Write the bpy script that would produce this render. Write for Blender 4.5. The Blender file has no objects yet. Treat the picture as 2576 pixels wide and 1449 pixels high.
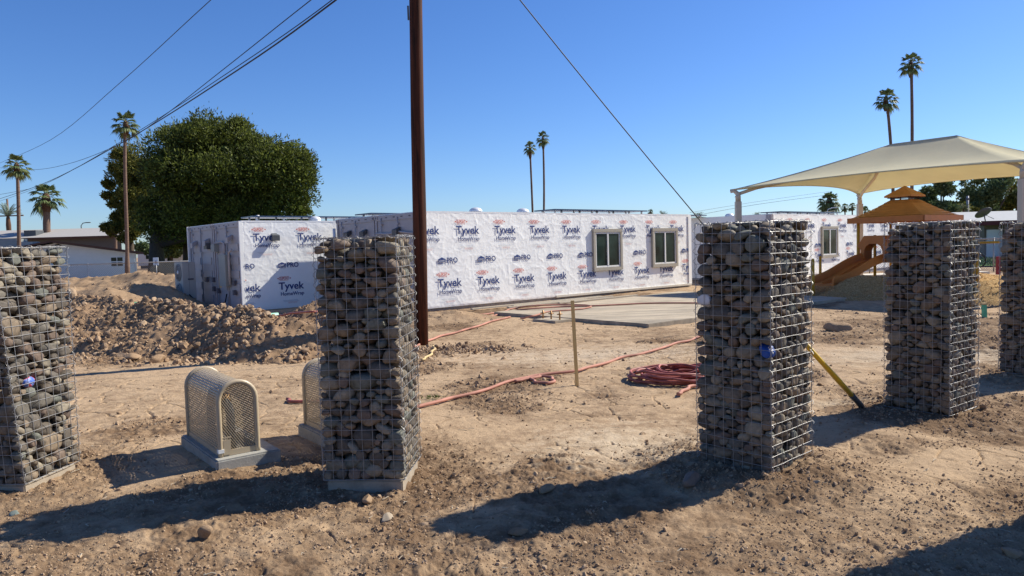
import bpy, bmesh, math, random
import numpy as np
from mathutils import Vector, Matrix
random.seed(7); rng = np.random.default_rng(11)
S = bpy.context.scene; C = S.collection
# ---------------------------------------------------------------- camera model (pixels of a 2576 x 1449 view)
f = 1830.; pit = math.atan(104/f); rol = 0.028; H = 1.75
F = Vector((0, math.cos(pit), -math.sin(pit))); U0 = Vector((0, math.sin(pit), math.cos(pit))); R0 = Vector((1, 0, 0))
CR = R0*math.cos(rol)-U0*math.sin(rol); CU = U0*math.cos(rol)+R0*math.sin(rol)
cam = bpy.data.objects.new('camera', bpy.data.cameras.new('camera')); C.objects.link(cam); S.camera = cam
M = Matrix.Identity(4)
for i in range(3):
    M[i][0] = CR[i]; M[i][1] = CU[i]; M[i][2] = -F[i]
M[2][3] = H
cam.matrix_world = M; cam.data.sensor_width = 36; cam.data.lens = 36*f/2576; cam.data.clip_end = 4000; cam.data.clip_start = 0.05
def ray(x, y): return F+CR*((x-1288)/f)+CU*((724.5-y)/f)
def G(x, y, z=0.):
    d = ray(x, y); t = (z-H)/d[2]; return Vector((d[0]*t, d[1]*t, z))
def at(x, y, Y):
    d = ray(x, y); t = Y/d[1]; return Vector((d[0]*t, Y, H+d[2]*t))
ang = math.radians(40.8)
uu = Vector((math.cos(ang), math.sin(ang), 0)); nn = Vector((-math.sin(ang), math.cos(ang), 0)); zz = Vector((0, 0, 1))
def UN(u, n, z=0.): return uu*u+nn*n+zz*z
# ---------------------------------------------------------------- light
sunv = Vector((0.9*math.cos(math.radians(39.6)), 0.436*math.cos(math.radians(39.6)), math.sin(math.radians(39.6)))).normalized()
W = bpy.data.worlds.new('World'); S.world = W; W.use_nodes = True
nt = W.node_tree; sky = nt.nodes.new('ShaderNodeTexSky'); sky.sky_type = 'NISHITA'; sky.sun_disc = False
sky.sun_elevation = math.radians(39.6); sky.sun_rotation = math.atan2(0.9, 0.436)
sky.altitude = 350; sky.air_density = 1.0; sky.dust_density = 0.35; sky.ozone_density = 2.2
bg = nt.nodes['Background']; bg.inputs[1].default_value = 0.07
hs_w = nt.nodes.new('ShaderNodeHueSaturation'); hs_w.inputs['Saturation'].default_value = 1.18; nt.links.new(sky.outputs[0], hs_w.inputs['Color']); tint = nt.nodes.new('ShaderNodeMix'); tint.data_type = 'RGBA'; tint.blend_type = 'MULTIPLY'; tint.inputs[0].default_value = 1; tint.inputs[7].default_value = (0.80, 1.0, 1.40, 1); nt.links.new(hs_w.outputs[0], tint.inputs[6]); nt.links.new(tint.outputs[2], bg.inputs[0])
sl = bpy.data.lights.new('sun', 'SUN'); sl.energy = 5.0; sl.angle = math.radians(0.53); sl.color = (1, 0.94, 0.81)
so = bpy.data.objects.new('sun', sl); C.objects.link(so); so.rotation_euler = sunv.to_track_quat('Z', 'Y').to_euler()
S.view_settings.view_transform = 'Standard'; S.view_settings.look = 'None'; S.view_settings.exposure = 0.56; S.view_settings.gamma = 1
# ---------------------------------------------------------------- materials
def newmat(name, rough=0.9, spec=0.3, metal=0.):
    m = bpy.data.materials.new(name); m.use_nodes = True; b = m.node_tree.nodes['Principled BSDF']
    b.inputs['Roughness'].default_value = rough; b.inputs['Metallic'].default_value = metal
    b.inputs['Specular IOR Level'].default_value = spec
    return m, m.node_tree, b
def ramp(t, stops, interp='LINEAR'):
    r = t.nodes.new('ShaderNodeValToRGB'); r.color_ramp.interpolation = interp
    e = r.color_ramp.elements
    while len(e) < len(stops): e.new(0.5)
    for k, (p, c) in enumerate(stops):
        e[k].position = p; e[k].color = (*c, 1) if len(c) == 3 else c
    return r
def noise(t, scale, detail=6, rough=0.6, vec=None, dist=0., scl=None):
    n = t.nodes.new('ShaderNodeTexNoise'); n.inputs['Scale'].default_value = scale; n.inputs['Detail'].default_value = detail
    n.inputs['Roughness'].default_value = rough; n.inputs['Distortion'].default_value = dist
    if vec is not None:
        if scl:
            mp = t.nodes.new('ShaderNodeMapping'); mp.inputs['Scale'].default_value = scl
            t.links.new(vec, mp.inputs['Vector']); vec = mp.outputs[0]
        t.links.new(vec, n.inputs['Vector'])
    return n
def geo(t): return t.nodes.new('ShaderNodeNewGeometry').outputs['Position']
def objc(t): return t.nodes.new('ShaderNodeTexCoord').outputs['Object']
def bump(t, b, h, strength=0.4, dist=0.01, prev=None):
    n = t.nodes.new('ShaderNodeBump'); n.inputs['Strength'].default_value = strength; n.inputs['Distance'].default_value = dist
    t.links.new(h, n.inputs['Height'])
    if prev: t.links.new(prev.outputs[0], n.inputs['Normal'])
    t.links.new(n.outputs[0], b.inputs['Normal']); return n
def mat(name, col, var=0.15, scale=8, rough=0.8, spec=0.3, metal=0., bmp=0., bscale=60, coords='obj'):
    m, t, b = newmat(name, rough, spec, metal)
    v = objc(t) if coords == 'obj' else geo(t)
    n = noise(t, scale, vec=v)
    r = ramp(t, [(0.3, [c*(1-var) for c in col]), (0.7, [min(1, c*(1+var)) for c in col])])
    t.links.new(n.outputs[0], r.inputs[0]); t.links.new(r.outputs[0], b.inputs['Base Color'])
    if bmp:
        n2 = noise(t, bscale, vec=v); bump(t, b, n2.outputs[0], bmp)
    return m
def mix(t, fac, a, b_, mode='MIX'):
    m = t.nodes.new('ShaderNodeMix'); m.data_type = 'RGBA'; m.blend_type = mode
    for k, v in ((0, fac), (6, a), (7, b_)):
        if isinstance(v, (int, float)): m.inputs[k].default_value = v
        elif isinstance(v, tuple): m.inputs[k].default_value = (*v, 1)
        else: t.links.new(v, m.inputs[k])
    return m.outputs[2]
def math_(t, op, a, b_=None, clamp=False):
    m = t.nodes.new('ShaderNodeMath'); m.operation = op; m.use_clamp = clamp
    for k, v in ((0, a), (1, b_)):
        if v is None: continue
        if isinstance(v, (int, float)): m.inputs[k].default_value = v
        else: t.links.new(v, m.inputs[k])
    return m.outputs[0]
def isl(t):
    g = t.nodes.new('ShaderNodeNewGeometry'); o = t.nodes.new('ShaderNodeObjectInfo')
    a = math_(t, 'ADD', g.outputs['Random Per Island'], o.outputs['Random']); return math_(t, 'FRACT', a)

def dirt_material(name, light=(0.455, 0.325, 0.205), dark=(0.18, 0.115, 0.068), pale=True, speck=0.5):
    m, t, b = newmat(name, 0.95, 0.12)
    p = geo(t)
    n1 = noise(t, 0.55, 8, 0.65, p, 0.6); n2 = noise(t, 5.5, 10, 0.7, p); n3 = noise(t, 70, 4, 0.7, p)
    r1 = ramp(t, [(0.40, dark), (0.5, tuple((a+c)/2 for a, c in zip(light, dark))), (0.59, light)])
    a = math_(t, 'ADD', math_(t, 'MULTIPLY', n1.outputs[0], 0.5), math_(t, 'MULTIPLY', n2.outputs[0], 0.5))
    if pale:
        an = t.nodes.new('ShaderNodeAttribute'); an.attribute_name = 'loose'; a = math_(t, 'ADD', a, math_(t, 'MULTIPLY', math_(t, 'SUBTRACT', 0.45, an.outputs['Fac']), 0.13))
    t.links.new(a, r1.inputs[0]); col = r1.outputs[0]
    r3 = ramp(t, [(0.3, (0.72, 0.7, 0.68)), (0.7, (1.15, 1.13, 1.1))]); t.links.new(n3.outputs[0], r3.inputs[0])
    col = mix(t, speck, col, mix(t, 1.0, col, r3.outputs[0], 'MULTIPLY'))
    if pale:
        for (x, y, rx, ry, c) in ((0.95, 6.2, 1.0, 0.9, (0.56, 0.45, 0.32)), (-1.75, 3.45, 0.55, 0.22, (0.66, 0.62, 0.55)), (1.2, 11.6, 2.6, 1.2, (0.50, 0.40, 0.29)), (5.6, 6.2, 1.2, 0.5, (0.52, 0.44, 0.34)), (6.0, 10.5, 2.5, 1.0, (0.46, 0.38, 0.28)), (2.9, 7.6, 1.2, .25, (0.5, .4, .28))):
            mp = t.nodes.new('ShaderNodeMapping'); mp.inputs['Location'].default_value = (-x/rx, -y/ry, 0); mp.inputs['Scale'].default_value = (1/rx, 1/ry, 0)
            t.links.new(p, mp.inputs[0]); vl = t.nodes.new('ShaderNodeVectorMath'); vl.operation = 'LENGTH'; t.links.new(mp.outputs[0], vl.inputs[0])
            s = math_(t, 'SUBTRACT', 1.0, vl.outputs['Value']); s = math_(t, 'ADD', s, math_(t, 'MULTIPLY', math_(t, 'SUBTRACT', n2.outputs[0], 0.5), 3.0))
            s = math_(t, 'MULTIPLY', s, 0.9, True); s = math_(t, 'MULTIPLY', s, 0.8)
            col = mix(t, s, col, c)
    t.links.new(col, b.inputs['Base Color'])
    nb = noise(t, 38, 12, 0.75, p); b1 = bump(t, b, nb.outputs[0], 0.75, 0.02)
    return m
M_ground = dirt_material('dry_dirt')
M_heap = dirt_material('dug_dirt', (0.33, 0.22, 0.135), (0.20, 0.13, 0.078), False)
M_heap2 = dirt_material('sandy_dirt', (0.40, 0.28, 0.175), (0.27, 0.18, 0.11), False)
def clodmat(name, cols):
    m, t, b = newmat(name, 0.95, 0.12); r = ramp(t, cols); t.links.new(isl(t), r.inputs[0])
    n = noise(t, 40, 5, 0.6, geo(t)); r2 = ramp(t, [(0.3, (0.75, 0.74, 0.73)), (0.7, (1.1, 1.1, 1.08))]); t.links.new(n.outputs[0], r2.inputs[0])
    t.links.new(mix(t, 1.0, r.outputs[0], r2.outputs[0], 'MULTIPLY'), b.inputs['Base Color']); bump(t, b, n.outputs[0], 0.5, 0.01); return m
M_clod = clodmat('dirt_clods', [(0.0, (0.26, 0.17, 0.105)), (0.5, (0.37, 0.255, 0.165)), (1.0, (0.44, 0.32, 0.215))])
M_stone = None
def stonemat():
    m, t, b = newmat('river_stone', 0.7, 0.3)
    r = ramp(t, [(0.0, (0.18, 0.155, 0.13)), (0.12, (0.28, 0.22, 0.16)), (0.24, (0.21, 0.19, 0.16)), (0.36, (0.32, 0.25, 0.18)), (0.47, (0.15, 0.125, 0.10)), (0.59, (0.26, 0.195, 0.155)), (0.66, (0.21, 0.22, 0.19)), (0.75, (0.33, 0.285, 0.22)), (0.86, (0.22, 0.16, 0.125)), (0.95, (0.40, 0.35, 0.27))], 'CONSTANT')
    rv = isl(t); t.links.new(rv, r.inputs[0]); p = geo(t)
    n = noise(t, 22, 8, 0.65, p, 0.8); r2 = ramp(t, [(0.25, (0.40, 0.385, 0.36)), (0.5, (0.70, 0.68, 0.65)), (0.75, (1.02, 0.95, 0.85))]); t.links.new(n.outputs[0], r2.inputs[0])
    n3 = noise(t, 190, 3, 0.6, p); r3 = ramp(t, [(0.38, (0.8, 0.8, 0.8)), (0.6, (1.05, 1.05, 1.05))]); t.links.new(n3.outputs[0], r3.inputs[0])
    c = mix(t, 1.0, r.outputs[0], r2.outputs[0], 'MULTIPLY'); c = mix(t, 0.8, c, mix(t, 1.0, c, r3.outputs[0], 'MULTIPLY'))
    t.links.new(c, b.inputs['Base Color']); bump(t, b, n.outputs[0], 0.35, 0.012); return m
M_stone = stonemat()
def concretemat(name, col, streak=False):
    m, t, b = newmat(name, 0.85, 0.25); p = geo(t)
    n = noise(t, 1.3 if streak else 6, 8, 0.65, p, 0.4, (1, 1, 1)); n2 = noise(t, 55, 6, 0.7, p)
    r = ramp(t, [(0.3, tuple(c*0.72 for c in col)), (0.5, col), (0.7, tuple(c*1.12 for c in col))]); t.links.new(n.outputs[0], r.inputs[0])
    r2 = ramp(t, [(0.3, (0.86, 0.86, 0.86)), (0.7, (1.06, 1.06, 1.06))]); t.links.new(n2.outputs[0], r2.inputs[0])
    c = mix(t, 1.0, r.outputs[0], r2.outputs[0], 'MULTIPLY')
    if streak:
        mp = t.nodes.new('ShaderNodeMapping'); mp.inputs['Rotation'].default_value = (0, 0, -0.12); t.links.new(p, mp.inputs[0])
        n4 = noise(t, 0.9, 6, 0.7, mp.outputs[0], 0.2, (0.35, 3.2, 1)); r4 = ramp(t, [(0.36, (0.66, 0.67, 0.68)), (0.56, (1.06, 1.04, 1.0))]); t.links.new(n4.outputs[0], r4.inputs[0])
        c = mix(t, 1.0, c, r4.outputs[0], 'MULTIPLY')
    t.links.new(c, b.inputs['Base Color']); bump(t, b, n2.outputs[0], 0.3, 0.01); return m
M_conc = concretemat('grey_concrete', (0.34, 0.33, 0.30)); M_slab = concretemat('slab_concrete', (0.44, 0.37, 0.28), True); M_foot = concretemat('footing_concrete', (0.36, 0.30, 0.23))
M_wire = mat('galvanised_wire', (0.35, 0.345, 0.34), 0.15, 60, 0.45, 0.5, 0.6)
def woodmat(name, a, c, sc=(14, 14, 0.6), rough=0.8):
    m, t, b = newmat(name, rough, 0.25); v = objc(t); n = noise(t, 3, 8, 0.7, v, 0.6, sc)
    r = ramp(t, [(0.32, a), (0.68, c)]); t.links.new(n.outputs[0], r.inputs[0]); t.links.new(r.outputs[0], b.inputs['Base Color']); bump(t, b, n.outputs[0], 0.6, 0.01); return m
M_pole = woodmat('creosote_wood', (0.006, 0.003, 0.002), (0.12, 0.036, 0.016), (5, 5, .22)); M_lumber = woodmat('pale_lumber', (0.66, 0.42, 0.15), (0.80, 0.56, 0.24))
M_lumw = woodmat('weathered_lumber', (0.42, 0.36, 0.27), (0.55, 0.48, 0.37))
def wrapmat():
    m, t, b = newmat('white_house_wrap', 0.55, 0.35); v = objc(t)
    b.inputs['Base Color'].default_value = (0.93, 0.925, 0.89, 1)
    n = noise(t, 2.2, 5, 0.55, v, 1.4); n2 = noise(t, 9, 4, 0.6, v, 0.8)
    b1 = bump(t, b, n.outputs[0], 0.35, 0.015); bump(t, b, n2.outputs[0], 0.4, 0.006, b1); return m
M_wrap = wrapmat()
M_blue = mat('navy_print', (0.035, 0.06, 0.20), 0.1, 5, 0.6); M_red = mat('red_print', (0.55, 0.06, 0.045), 0.1, 5, 0.6); M_grey = mat('grey_print', (0.42, 0.44, 0.5), 0.1, 5, 0.6); M_pinkp = mat('faded_red_print', (0.66, 0.36, 0.36), 0.1, 5, 0.6); M_whitep = mat('white_print', (0.8, 0.8, 0.8), 0.02, 5, 0.6)
M_cont = mat('container_paint', (0.40, 0.385, 0.40), 0.06, 3, 0.5, 0.4); M_contd = mat('dark_container_metal', (0.10, 0.10, 0.12), 0.15, 6, 0.5)
M_trim = mat('tan_window_trim', (0.40, 0.36, 0.29), 0.05, 3, 0.6); M_vinyl = mat('white_vinyl', (0.8, 0.79, 0.76), 0.03, 4, 0.4)
M_skirt = concretemat('skirt_board', (0.36, 0.32, 0.27)); M_ledger = mat('cream_ledger', (0.62, 0.57, 0.48), 0.08, 3, 0.7)
def glassmat():
    m, t, b = newmat('dark_glass', 0.08, 0.22); n = noise(t, 1.5, 3, 0.5, objc(t)); r = ramp(t, [(0.35, (0.008, 0.014, 0.012)), (0.7, (0.03, 0.055, 0.045))]); t.links.new(n.outputs[0], r.inputs[0]); t.links.new(r.outputs[0], b.inputs['Base Color']); return m
M_glass = glassmat()
M_white = mat('white_metal', (0.78, 0.78, 0.78), 0.04, 5, 0.35, 0.5); M_steel = mat('bright_steel', (0.78, 0.78, 0.78), 0.1, 8, 0.35, 0.5, 0.3); M_solar = mat('solar_panel', (0.02, 0.04, 0.09), 0.2, 5, 0.25, 0.6)
M_black = mat('black_plastic', (0.02, 0.02, 0.022), 0.2, 8, 0.5); M_dgrey = mat('dark_grey_metal', (0.09, 0.095, 0.10), 0.15, 8, 0.45)
M_ac = mat('beige_unit_paint', (0.42, 0.41, 0.38), 0.05, 4, 0.5); M_grbox = mat('grey_box_paint', (0.30, 0.32, 0.31), 0.08, 4, 0.5); M_sticker = mat('orange_sticker', (0.65, 0.42, 0.2), 0.1, 5)
M_beige = mat('beige_powder_coat', (0.45, 0.365, 0.25), 0.05, 5, 0.38, 0.45); M_tag = mat('white_tag', (0.75, 0.75, 0.73), 0.05, 5)
M_hose = mat('dusty_red_hose', (0.42, 0.19, 0.135), 0.3, 3, 0.7, coords='geo'); M_hosed = mat('red_hose', (0.33, 0.10, 0.08), 0.5, 6, 0.5, coords='geo'); M_ptan = mat('tan_pipe', (0.55, 0.4, 0.2), 0.2, 5)
M_green = mat('green_pipe', (0.10, 0.42, 0.24), 0.15, 5, 0.5); M_greenl = mat('pale_green_pipe', (0.32, 0.62, 0.46), 0.12, 5, 0.5)
M_yellow = mat('yellow_fibreglass', (0.66, 0.42, 0.02), 0.1, 5, 0.4, 0.5); M_rust = mat('rusty_steel', (0.10, 0.07, 0.055), 0.4, 12, 0.7)
M_brass = mat('brass', (0.35, 0.2, 0.08), 0.3, 12, 0.45, 0.5, 0.6)
M_canopy = mat('cream_shade_cloth', (0.74, 0.70, 0.52), 0.04, 1.2, 0.9, 0.1, bmp=0.1); M_cpost = mat('cream_post_paint', (0.60, 0.52, 0.41), 0.04, 3, 0.45, 0.4)
def translucent(m, f_=0.25):
    t = m.node_tree; b = t.nodes['Principled BSDF']; o = t.nodes['Material Output']
    tr = t.nodes.new('ShaderNodeBsdfTranslucent'); s = t.nodes.new('ShaderNodeMixShader'); s.inputs[0].default_value = f_
    l = b.inputs['Base Color'].links
    if l: t.links.new(l[0].from_socket, tr.inputs[0])
    else: tr.inputs[0].default_value = b.inputs['Base Color'].default_value
    t.links.new(b.outputs[0], s.inputs[1]); t.links.new(tr.outputs[0], s.inputs[2]); t.links.new(s.outputs[0], o.inputs[0])
translucent(M_canopy, 0.42)
M_orange = mat('burnt_orange_plastic', (0.52, 0.18, 0.04), 0.08, 3, 0.45, 0.4); M_orroof = mat('orange_shingle_plastic', (0.62, 0.28, 0.075), 0.12, 3, 0.5, 0.3); M_redp = mat('dark_red_plastic', (0.30, 0.02, 0.025), 0.1, 3, 0.45); M_ochre = mat('ochre_post', (0.55, 0.30, 0.03), 0.08, 4, 0.45); M_brown = mat('brown_deck_metal', (0.07, 0.035, 0.03), 0.1, 4)
M_mulch = clodmat('wood_chips', [(0.0, (0.30, 0.17, 0.07)), (0.4, (0.46, 0.29, 0.12)), (0.8, (0.62, 0.43, 0.2)), (1.0, (0.75, 0.6, 0.36))])
def leafmat(name, stops, tr=0.2):
    m, t, b = newmat(name, 0.6, 0.25); r = ramp(t, stops); n = noise(t, 0.35, 3, 0.6, geo(t))
    a = math_(t, 'ADD', math_(t, 'MULTIPLY', isl(t), 0.5), math_(t, 'MULTIPLY', n.outputs[0], 0.5)); t.links.new(a, r.inputs[0]); t.links.new(r.outputs[0], b.inputs['Base Color']); translucent(m, tr); return m
M_pine = leafmat('pine_foliage', [(0.25, (0.028, 0.04, 0.012)), (0.5, (0.09, 0.11, 0.022)), (0.78, (0.23, 0.27, 0.05))], 0.32)
M_pine2 = leafmat('yellow_green_foliage', [(0.25, (0.06, 0.07, 0.015)), (0.5, (0.15, 0.155, 0.03)), (0.78, (0.26, 0.24, 0.05))], 0.25)
M_leaf = leafmat('broad_foliage', [(0.25, (0.05, 0.08, 0.035)), (0.5, (0.11, 0.155, 0.06)), (0.78, (0.2, 0.25, 0.11))])
M_palm = leafmat('palm_fronds', [(0.2, (0.05, 0.08, 0.025)), (0.5, (0.12, 0.16, 0.055)), (0.8, (0.26, 0.29, 0.12))], 0.2)
M_date = leafmat('grey_palm_fronds', [(0.2, (0.08, 0.11, 0.07)), (0.8, (0.2, 0.24, 0.17))], 0.2)
M_bark = woodmat('tree_bark', (0.05, 0.038, 0.028), (0.12, 0.09, 0.065), (3, 3, 1)); M_pbark = woodmat('palm_bark', (0.10, 0.06, 0.045), (0.24, 0.16, 0.115), (1, 1, 9)); M_skirtp = mat('dead_frond_skirt', (0.10, 0.05, 0.028), 0.3, 6)
M_grass = clodmat('grass_blades', [(0.0, (0.04, 0.08, 0.015)), (0.6, (0.08, 0.15, 0.03)), (1.0, (0.2, 0.22, 0.08))])
M_lawn = mat('lawn', (0.07, 0.13, 0.025), 0.3, 1.2, 0.95, 0.1, coords='geo', bmp=0.4); M_asph = mat('asphalt', (0.11, 0.105, 0.10), 0.15, 2, 0.9, 0.2, coords='geo')
M_wwall = mat('white_painted_brick', (0.84, 0.80, 0.75), 0.04, 2, 0.8, bmp=0.2, bscale=6); M_brtrim = mat('brown_fascia', (0.10, 0.05, 0.035), 0.15, 4); M_shing = mat('pale_shingle_roof', (0.38, 0.36, 0.34), 0.10, 7, 0.9); M_twall = mat('tan_block_wall', (0.20, 0.165, 0.125), 0.12, 3, 0.9); M_taupe = mat('taupe_wall', (0.13, 0.115, 0.105), 0.06, 3, 0.9); M_groof = mat('grey_roof', (0.36, 0.37, 0.38), 0.07, 3, 0.8)
M_maroon = mat('maroon_fascia', (0.12, 0.03, 0.03), 0.2, 4); M_car = mat('silver_car_paint', (0.55, 0.57, 0.6), 0.03, 2, 0.25, 0.6, 0.5); M_tyre = mat('tyre_rubber', (0.02, 0.02, 0.02), 0.2, 8, 0.8); M_cable = mat('black_cable', (0.02, 0.022, 0.028), 0.1, 5, 0.6)
M_psw = mat('white_painted_stone', (0.62, 0.62, 0.64), 0.08, 12, 0.6); M_psb = mat('blue_painted_stone', (0.02, 0.07, 0.28), 0.25, 14, 0.5)
m_, t_, b_ = newmat('blue_and_red_painted_stone', 0.5); n_ = noise(t_, 16, 3, 0.5, geo(t_)); r_ = ramp(t_, [(0.45, (0.08, 0.16, 0.5)), (0.5, (0.35, 0.4, 0.7)), (0.55, (0.6, 0.08, 0.12))]); t_.links.new(n_.outputs[0], r_.inputs[0]); t_.links.new(r_.outputs[0], b_.inputs['Base Color']); M_psr = m_
# ---------------------------------------------------------------- object helpers
def tag(o, label=None, cat=None, group=None, kind=None):
    if label: o['label'] = label
    if cat: o['category'] = cat
    if group: o['group'] = group
    if kind: o['kind'] = kind
    return o
def thing(name, label, cat, loc=(0, 0, 0), rz=0., group=None):
    o = bpy.data.objects.new(name, None); C.objects.link(o); o.location = loc; o.rotation_euler = (0, 0, rz); o.empty_display_size = 0.2
    return tag(o, label, cat, group)
def link(name, me, parent=None):
    o = bpy.data.objects.new(name, me); C.objects.link(o)
    if parent: o.parent = parent
    return o
def npmesh(name, V, Fc, mats, smooth=False, nper=None):
    """V (n,3) ; Fc (m,k) array"""
    me = bpy.data.meshes.new(name); V = np.asarray(V, dtype=np.float32); Fc = np.asarray(Fc, dtype=np.int32); m, k = Fc.shape
    me.vertices.add(len(V)); me.vertices.foreach_set('co', V.ravel()); me.loops.add(m*k); me.loops.foreach_set('vertex_index', Fc.ravel())
    me.polygons.add(m); me.polygons.foreach_set('loop_start', np.arange(0, m*k, k, dtype=np.int32))
    me.polygons.foreach_set('use_smooth', np.full(m, smooth)); me.update(calc_edges=True)
    for x in (mats if isinstance(mats, list) else [mats]): me.materials.append(x)
    return me
class MB:
    def __init__(s): s.v = []; s.f = []; s.sm = []
    def add(s, vs, fs, smooth=False):
        k = len(s.v); s.v += [tuple(v) for v in vs]; s.f += [tuple(i+k for i in q) for q in fs]; s.sm += [smooth]*len(fs); return s
    def box(s, c, d, ax=None, rz=0.):
        ex, ey, ez = ax if ax else (Vector((math.cos(rz), math.sin(rz), 0)), Vector((-math.sin(rz), math.cos(rz), 0)), zz)
        c = Vector(c); vs = [c+ex*(sx*d[0]/2)+ey*(sy*d[1]/2)+ez*(sz*d[2]/2) for sx in (-1, 1) for sy in (-1, 1) for sz in (-1, 1)]
        return s.add(vs, [(0, 1, 3, 2), (4, 6, 7, 5), (0, 4, 5, 1), (2, 3, 7, 6), (0, 2, 6, 4), (1, 5, 7, 3)])
    def ub(s, u0, u1, n0, n1, z0, z1):
        return s.box(UN((u0+u1)/2, (n0+n1)/2, (z0+z1)/2), (u1-u0, n1-n0, z1-z0), (uu, nn, zz))
    def tube(s, pts, r, n=6, caps=True, smooth=True):
        pts = [Vector(p) for p in pts]; k = len(pts); rs = r if isinstance(r, (list, tuple)) else [r]*k
        vs = []; up = None
        for i, p in enumerate(pts):
            d = (pts[min(i+1, k-1)]-pts[max(i-1, 0)]).normalized()
            if up is None: up = d.orthogonal().normalized()
            up = (up-d*up.dot(d)).normalized(); w = d.cross(up)
            for j in range(n):
                a = 2*math.pi*j/n; vs.append(p+(up*math.cos(a)+w*math.sin(a))*rs[i])
        fs = [(i*n+j, i*n+(j+1) % n, (i+1)*n+(j+1) % n, (i+1)*n+j) for i in range(k-1) for j in range(n)]
        s.add(vs, fs, smooth)
        if caps: s.f += [tuple(len(s.v)-k*n+j for j in range(n))[::-1], tuple(len(s.v)-n+j for j in range(n))]; s.sm += [False, False]
        return s
    def lathe(s, c, prof, n=20, ax=None, smooth=True):
        c = Vector(c); ex, ey, ez = ax if ax else (Vector((1, 0, 0)), Vector((0, 1, 0)), zz)
        vs = [c+(ex*math.cos(2*math.pi*j/n)+ey*math.sin(2*math.pi*j/n))*r+ez*h for r, h in prof for j in range(n)]
        return s.add(vs, [(i*n+j, i*n+(j+1) % n, (i+1)*n+(j+1) % n, (i+1)*n+j) for i in range(len(prof)-1) for j in range(n)], smooth)
    def prism(s, poly, off):
        poly = [Vector(p) for p in poly]; off = Vector(off); n = len(poly)
        s.add(poly+[p+off for p in poly], [tuple(range(n))[::-1], tuple(range(n, 2*n))]+[(i, (i+1) % n, (i+1) % n+n, i+n) for i in range(n)]); return s
    def build(s, name, m, parent=None, bevel=0.):
        me = bpy.data.meshes.new(name); me.from_pydata(s.v, [], s.f); me.polygons.foreach_set('use_smooth', s.sm); me.materials.append(m)
        bm = bmesh.new(); bm.from_mesh(me); bmesh.ops.recalc_face_normals(bm, faces=bm.faces)
        if bevel: bmesh.ops.bevel(bm, geom=[e for e in bm.edges], offset=bevel, segments=2, affect='EDGES')
        bm.to_mesh(me); bm.free(); me.update()
        return link(name, me, parent)
def split_islands(o):
    me = o.data; n = len(me.vertices); pr = list(range(n))
    def fd(a):
        while pr[a] != a: pr[a] = pr[pr[a]]; a = pr[a]
        return a
    for e in me.edges:
        a, b = fd(e.vertices[0]), fd(e.vertices[1])
        if a != b: pr[a] = b
    groups = {}
    for q in me.polygons: groups.setdefault(fd(q.vertices[0]), []).append(q)
    if len(groups) < 2: return
    nm = o.name.split('.')[0]; m = me.materials[0]; par = o.parent; co = [v.co.copy() for v in me.vertices]; data = []
    for qs in groups.values(): data.append([(tuple(q.vertices), q.use_smooth) for q in qs])
    bpy.data.objects.remove(o)
    for qs in data:
        used = sorted({v for q, _ in qs for v in q}); mp = {v: i for i, v in enumerate(used)}; x = bpy.data.meshes.new(nm); x.from_pydata([co[v] for v in used], [], [tuple(mp[v] for v in q) for q, _ in qs]); x.polygons.foreach_set('use_smooth', [k for _, k in qs]); x.materials.append(m); link(nm, x, par)
# ---------------------------------------------------------------- numpy noise
def _h(ix, iy, s):
    n = (ix*374761393+iy*668265263+s*974634777) & 0xffffffff
    n = ((n ^ (n >> 13))*1274126177) & 0xffffffff
    return ((n ^ (n >> 16)) & 0xffff)/65535.
def vnoise(x, y, s=0):
    x0 = np.floor(x); y0 = np.floor(y); fx = x-x0; fy = y-y0; ix = x0.astype(np.int64); iy = y0.astype(np.int64)
    fx = fx*fx*(3-2*fx); fy = fy*fy*(3-2*fy)
    a = _h(ix, iy, s); b = _h(ix+1, iy, s); c = _h(ix, iy+1, s); d = _h(ix+1, iy+1, s)
    return (a*(1-fx)+b*fx)*(1-fy)+(c*(1-fx)+d*fx)*fy-0.5
def fbm(x, y, sc, octv=4, s=0, g=0.5):
    r = 0; a = 1.; c, si = 0.8, 0.6
    for k in range(octv):
        r = r+a*vnoise(x*sc+17.3*k, y*sc-9.1*k, s+k); a *= g; x, y = c*x-si*y, si*x+c*y; sc = sc*2.03
    return r
def worley(x, y, sc, s=0):
    x = x*sc; y = y*sc; ix = np.floor(x).astype(np.int64); iy = np.floor(y).astype(np.int64)
    f1 = np.full(x.shape, 9.); f2 = np.full(x.shape, 9.)
    for dx in (-1, 0, 1):
        for dy in (-1, 0, 1):
            px = ix+dx+_h(ix+dx, iy+dy, s); py = iy+dy+_h(ix+dx, iy+dy, s+5); d = np.hypot(px-x, py-y)
            f2 = np.minimum(f2, np.maximum(f1, d)); f1 = np.minimum(f1, d)
    return f1, f2
def sst(a, b, x): t = np.clip((x-a)/(b-a), 0, 1); return t*t*(3-2*t)
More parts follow.
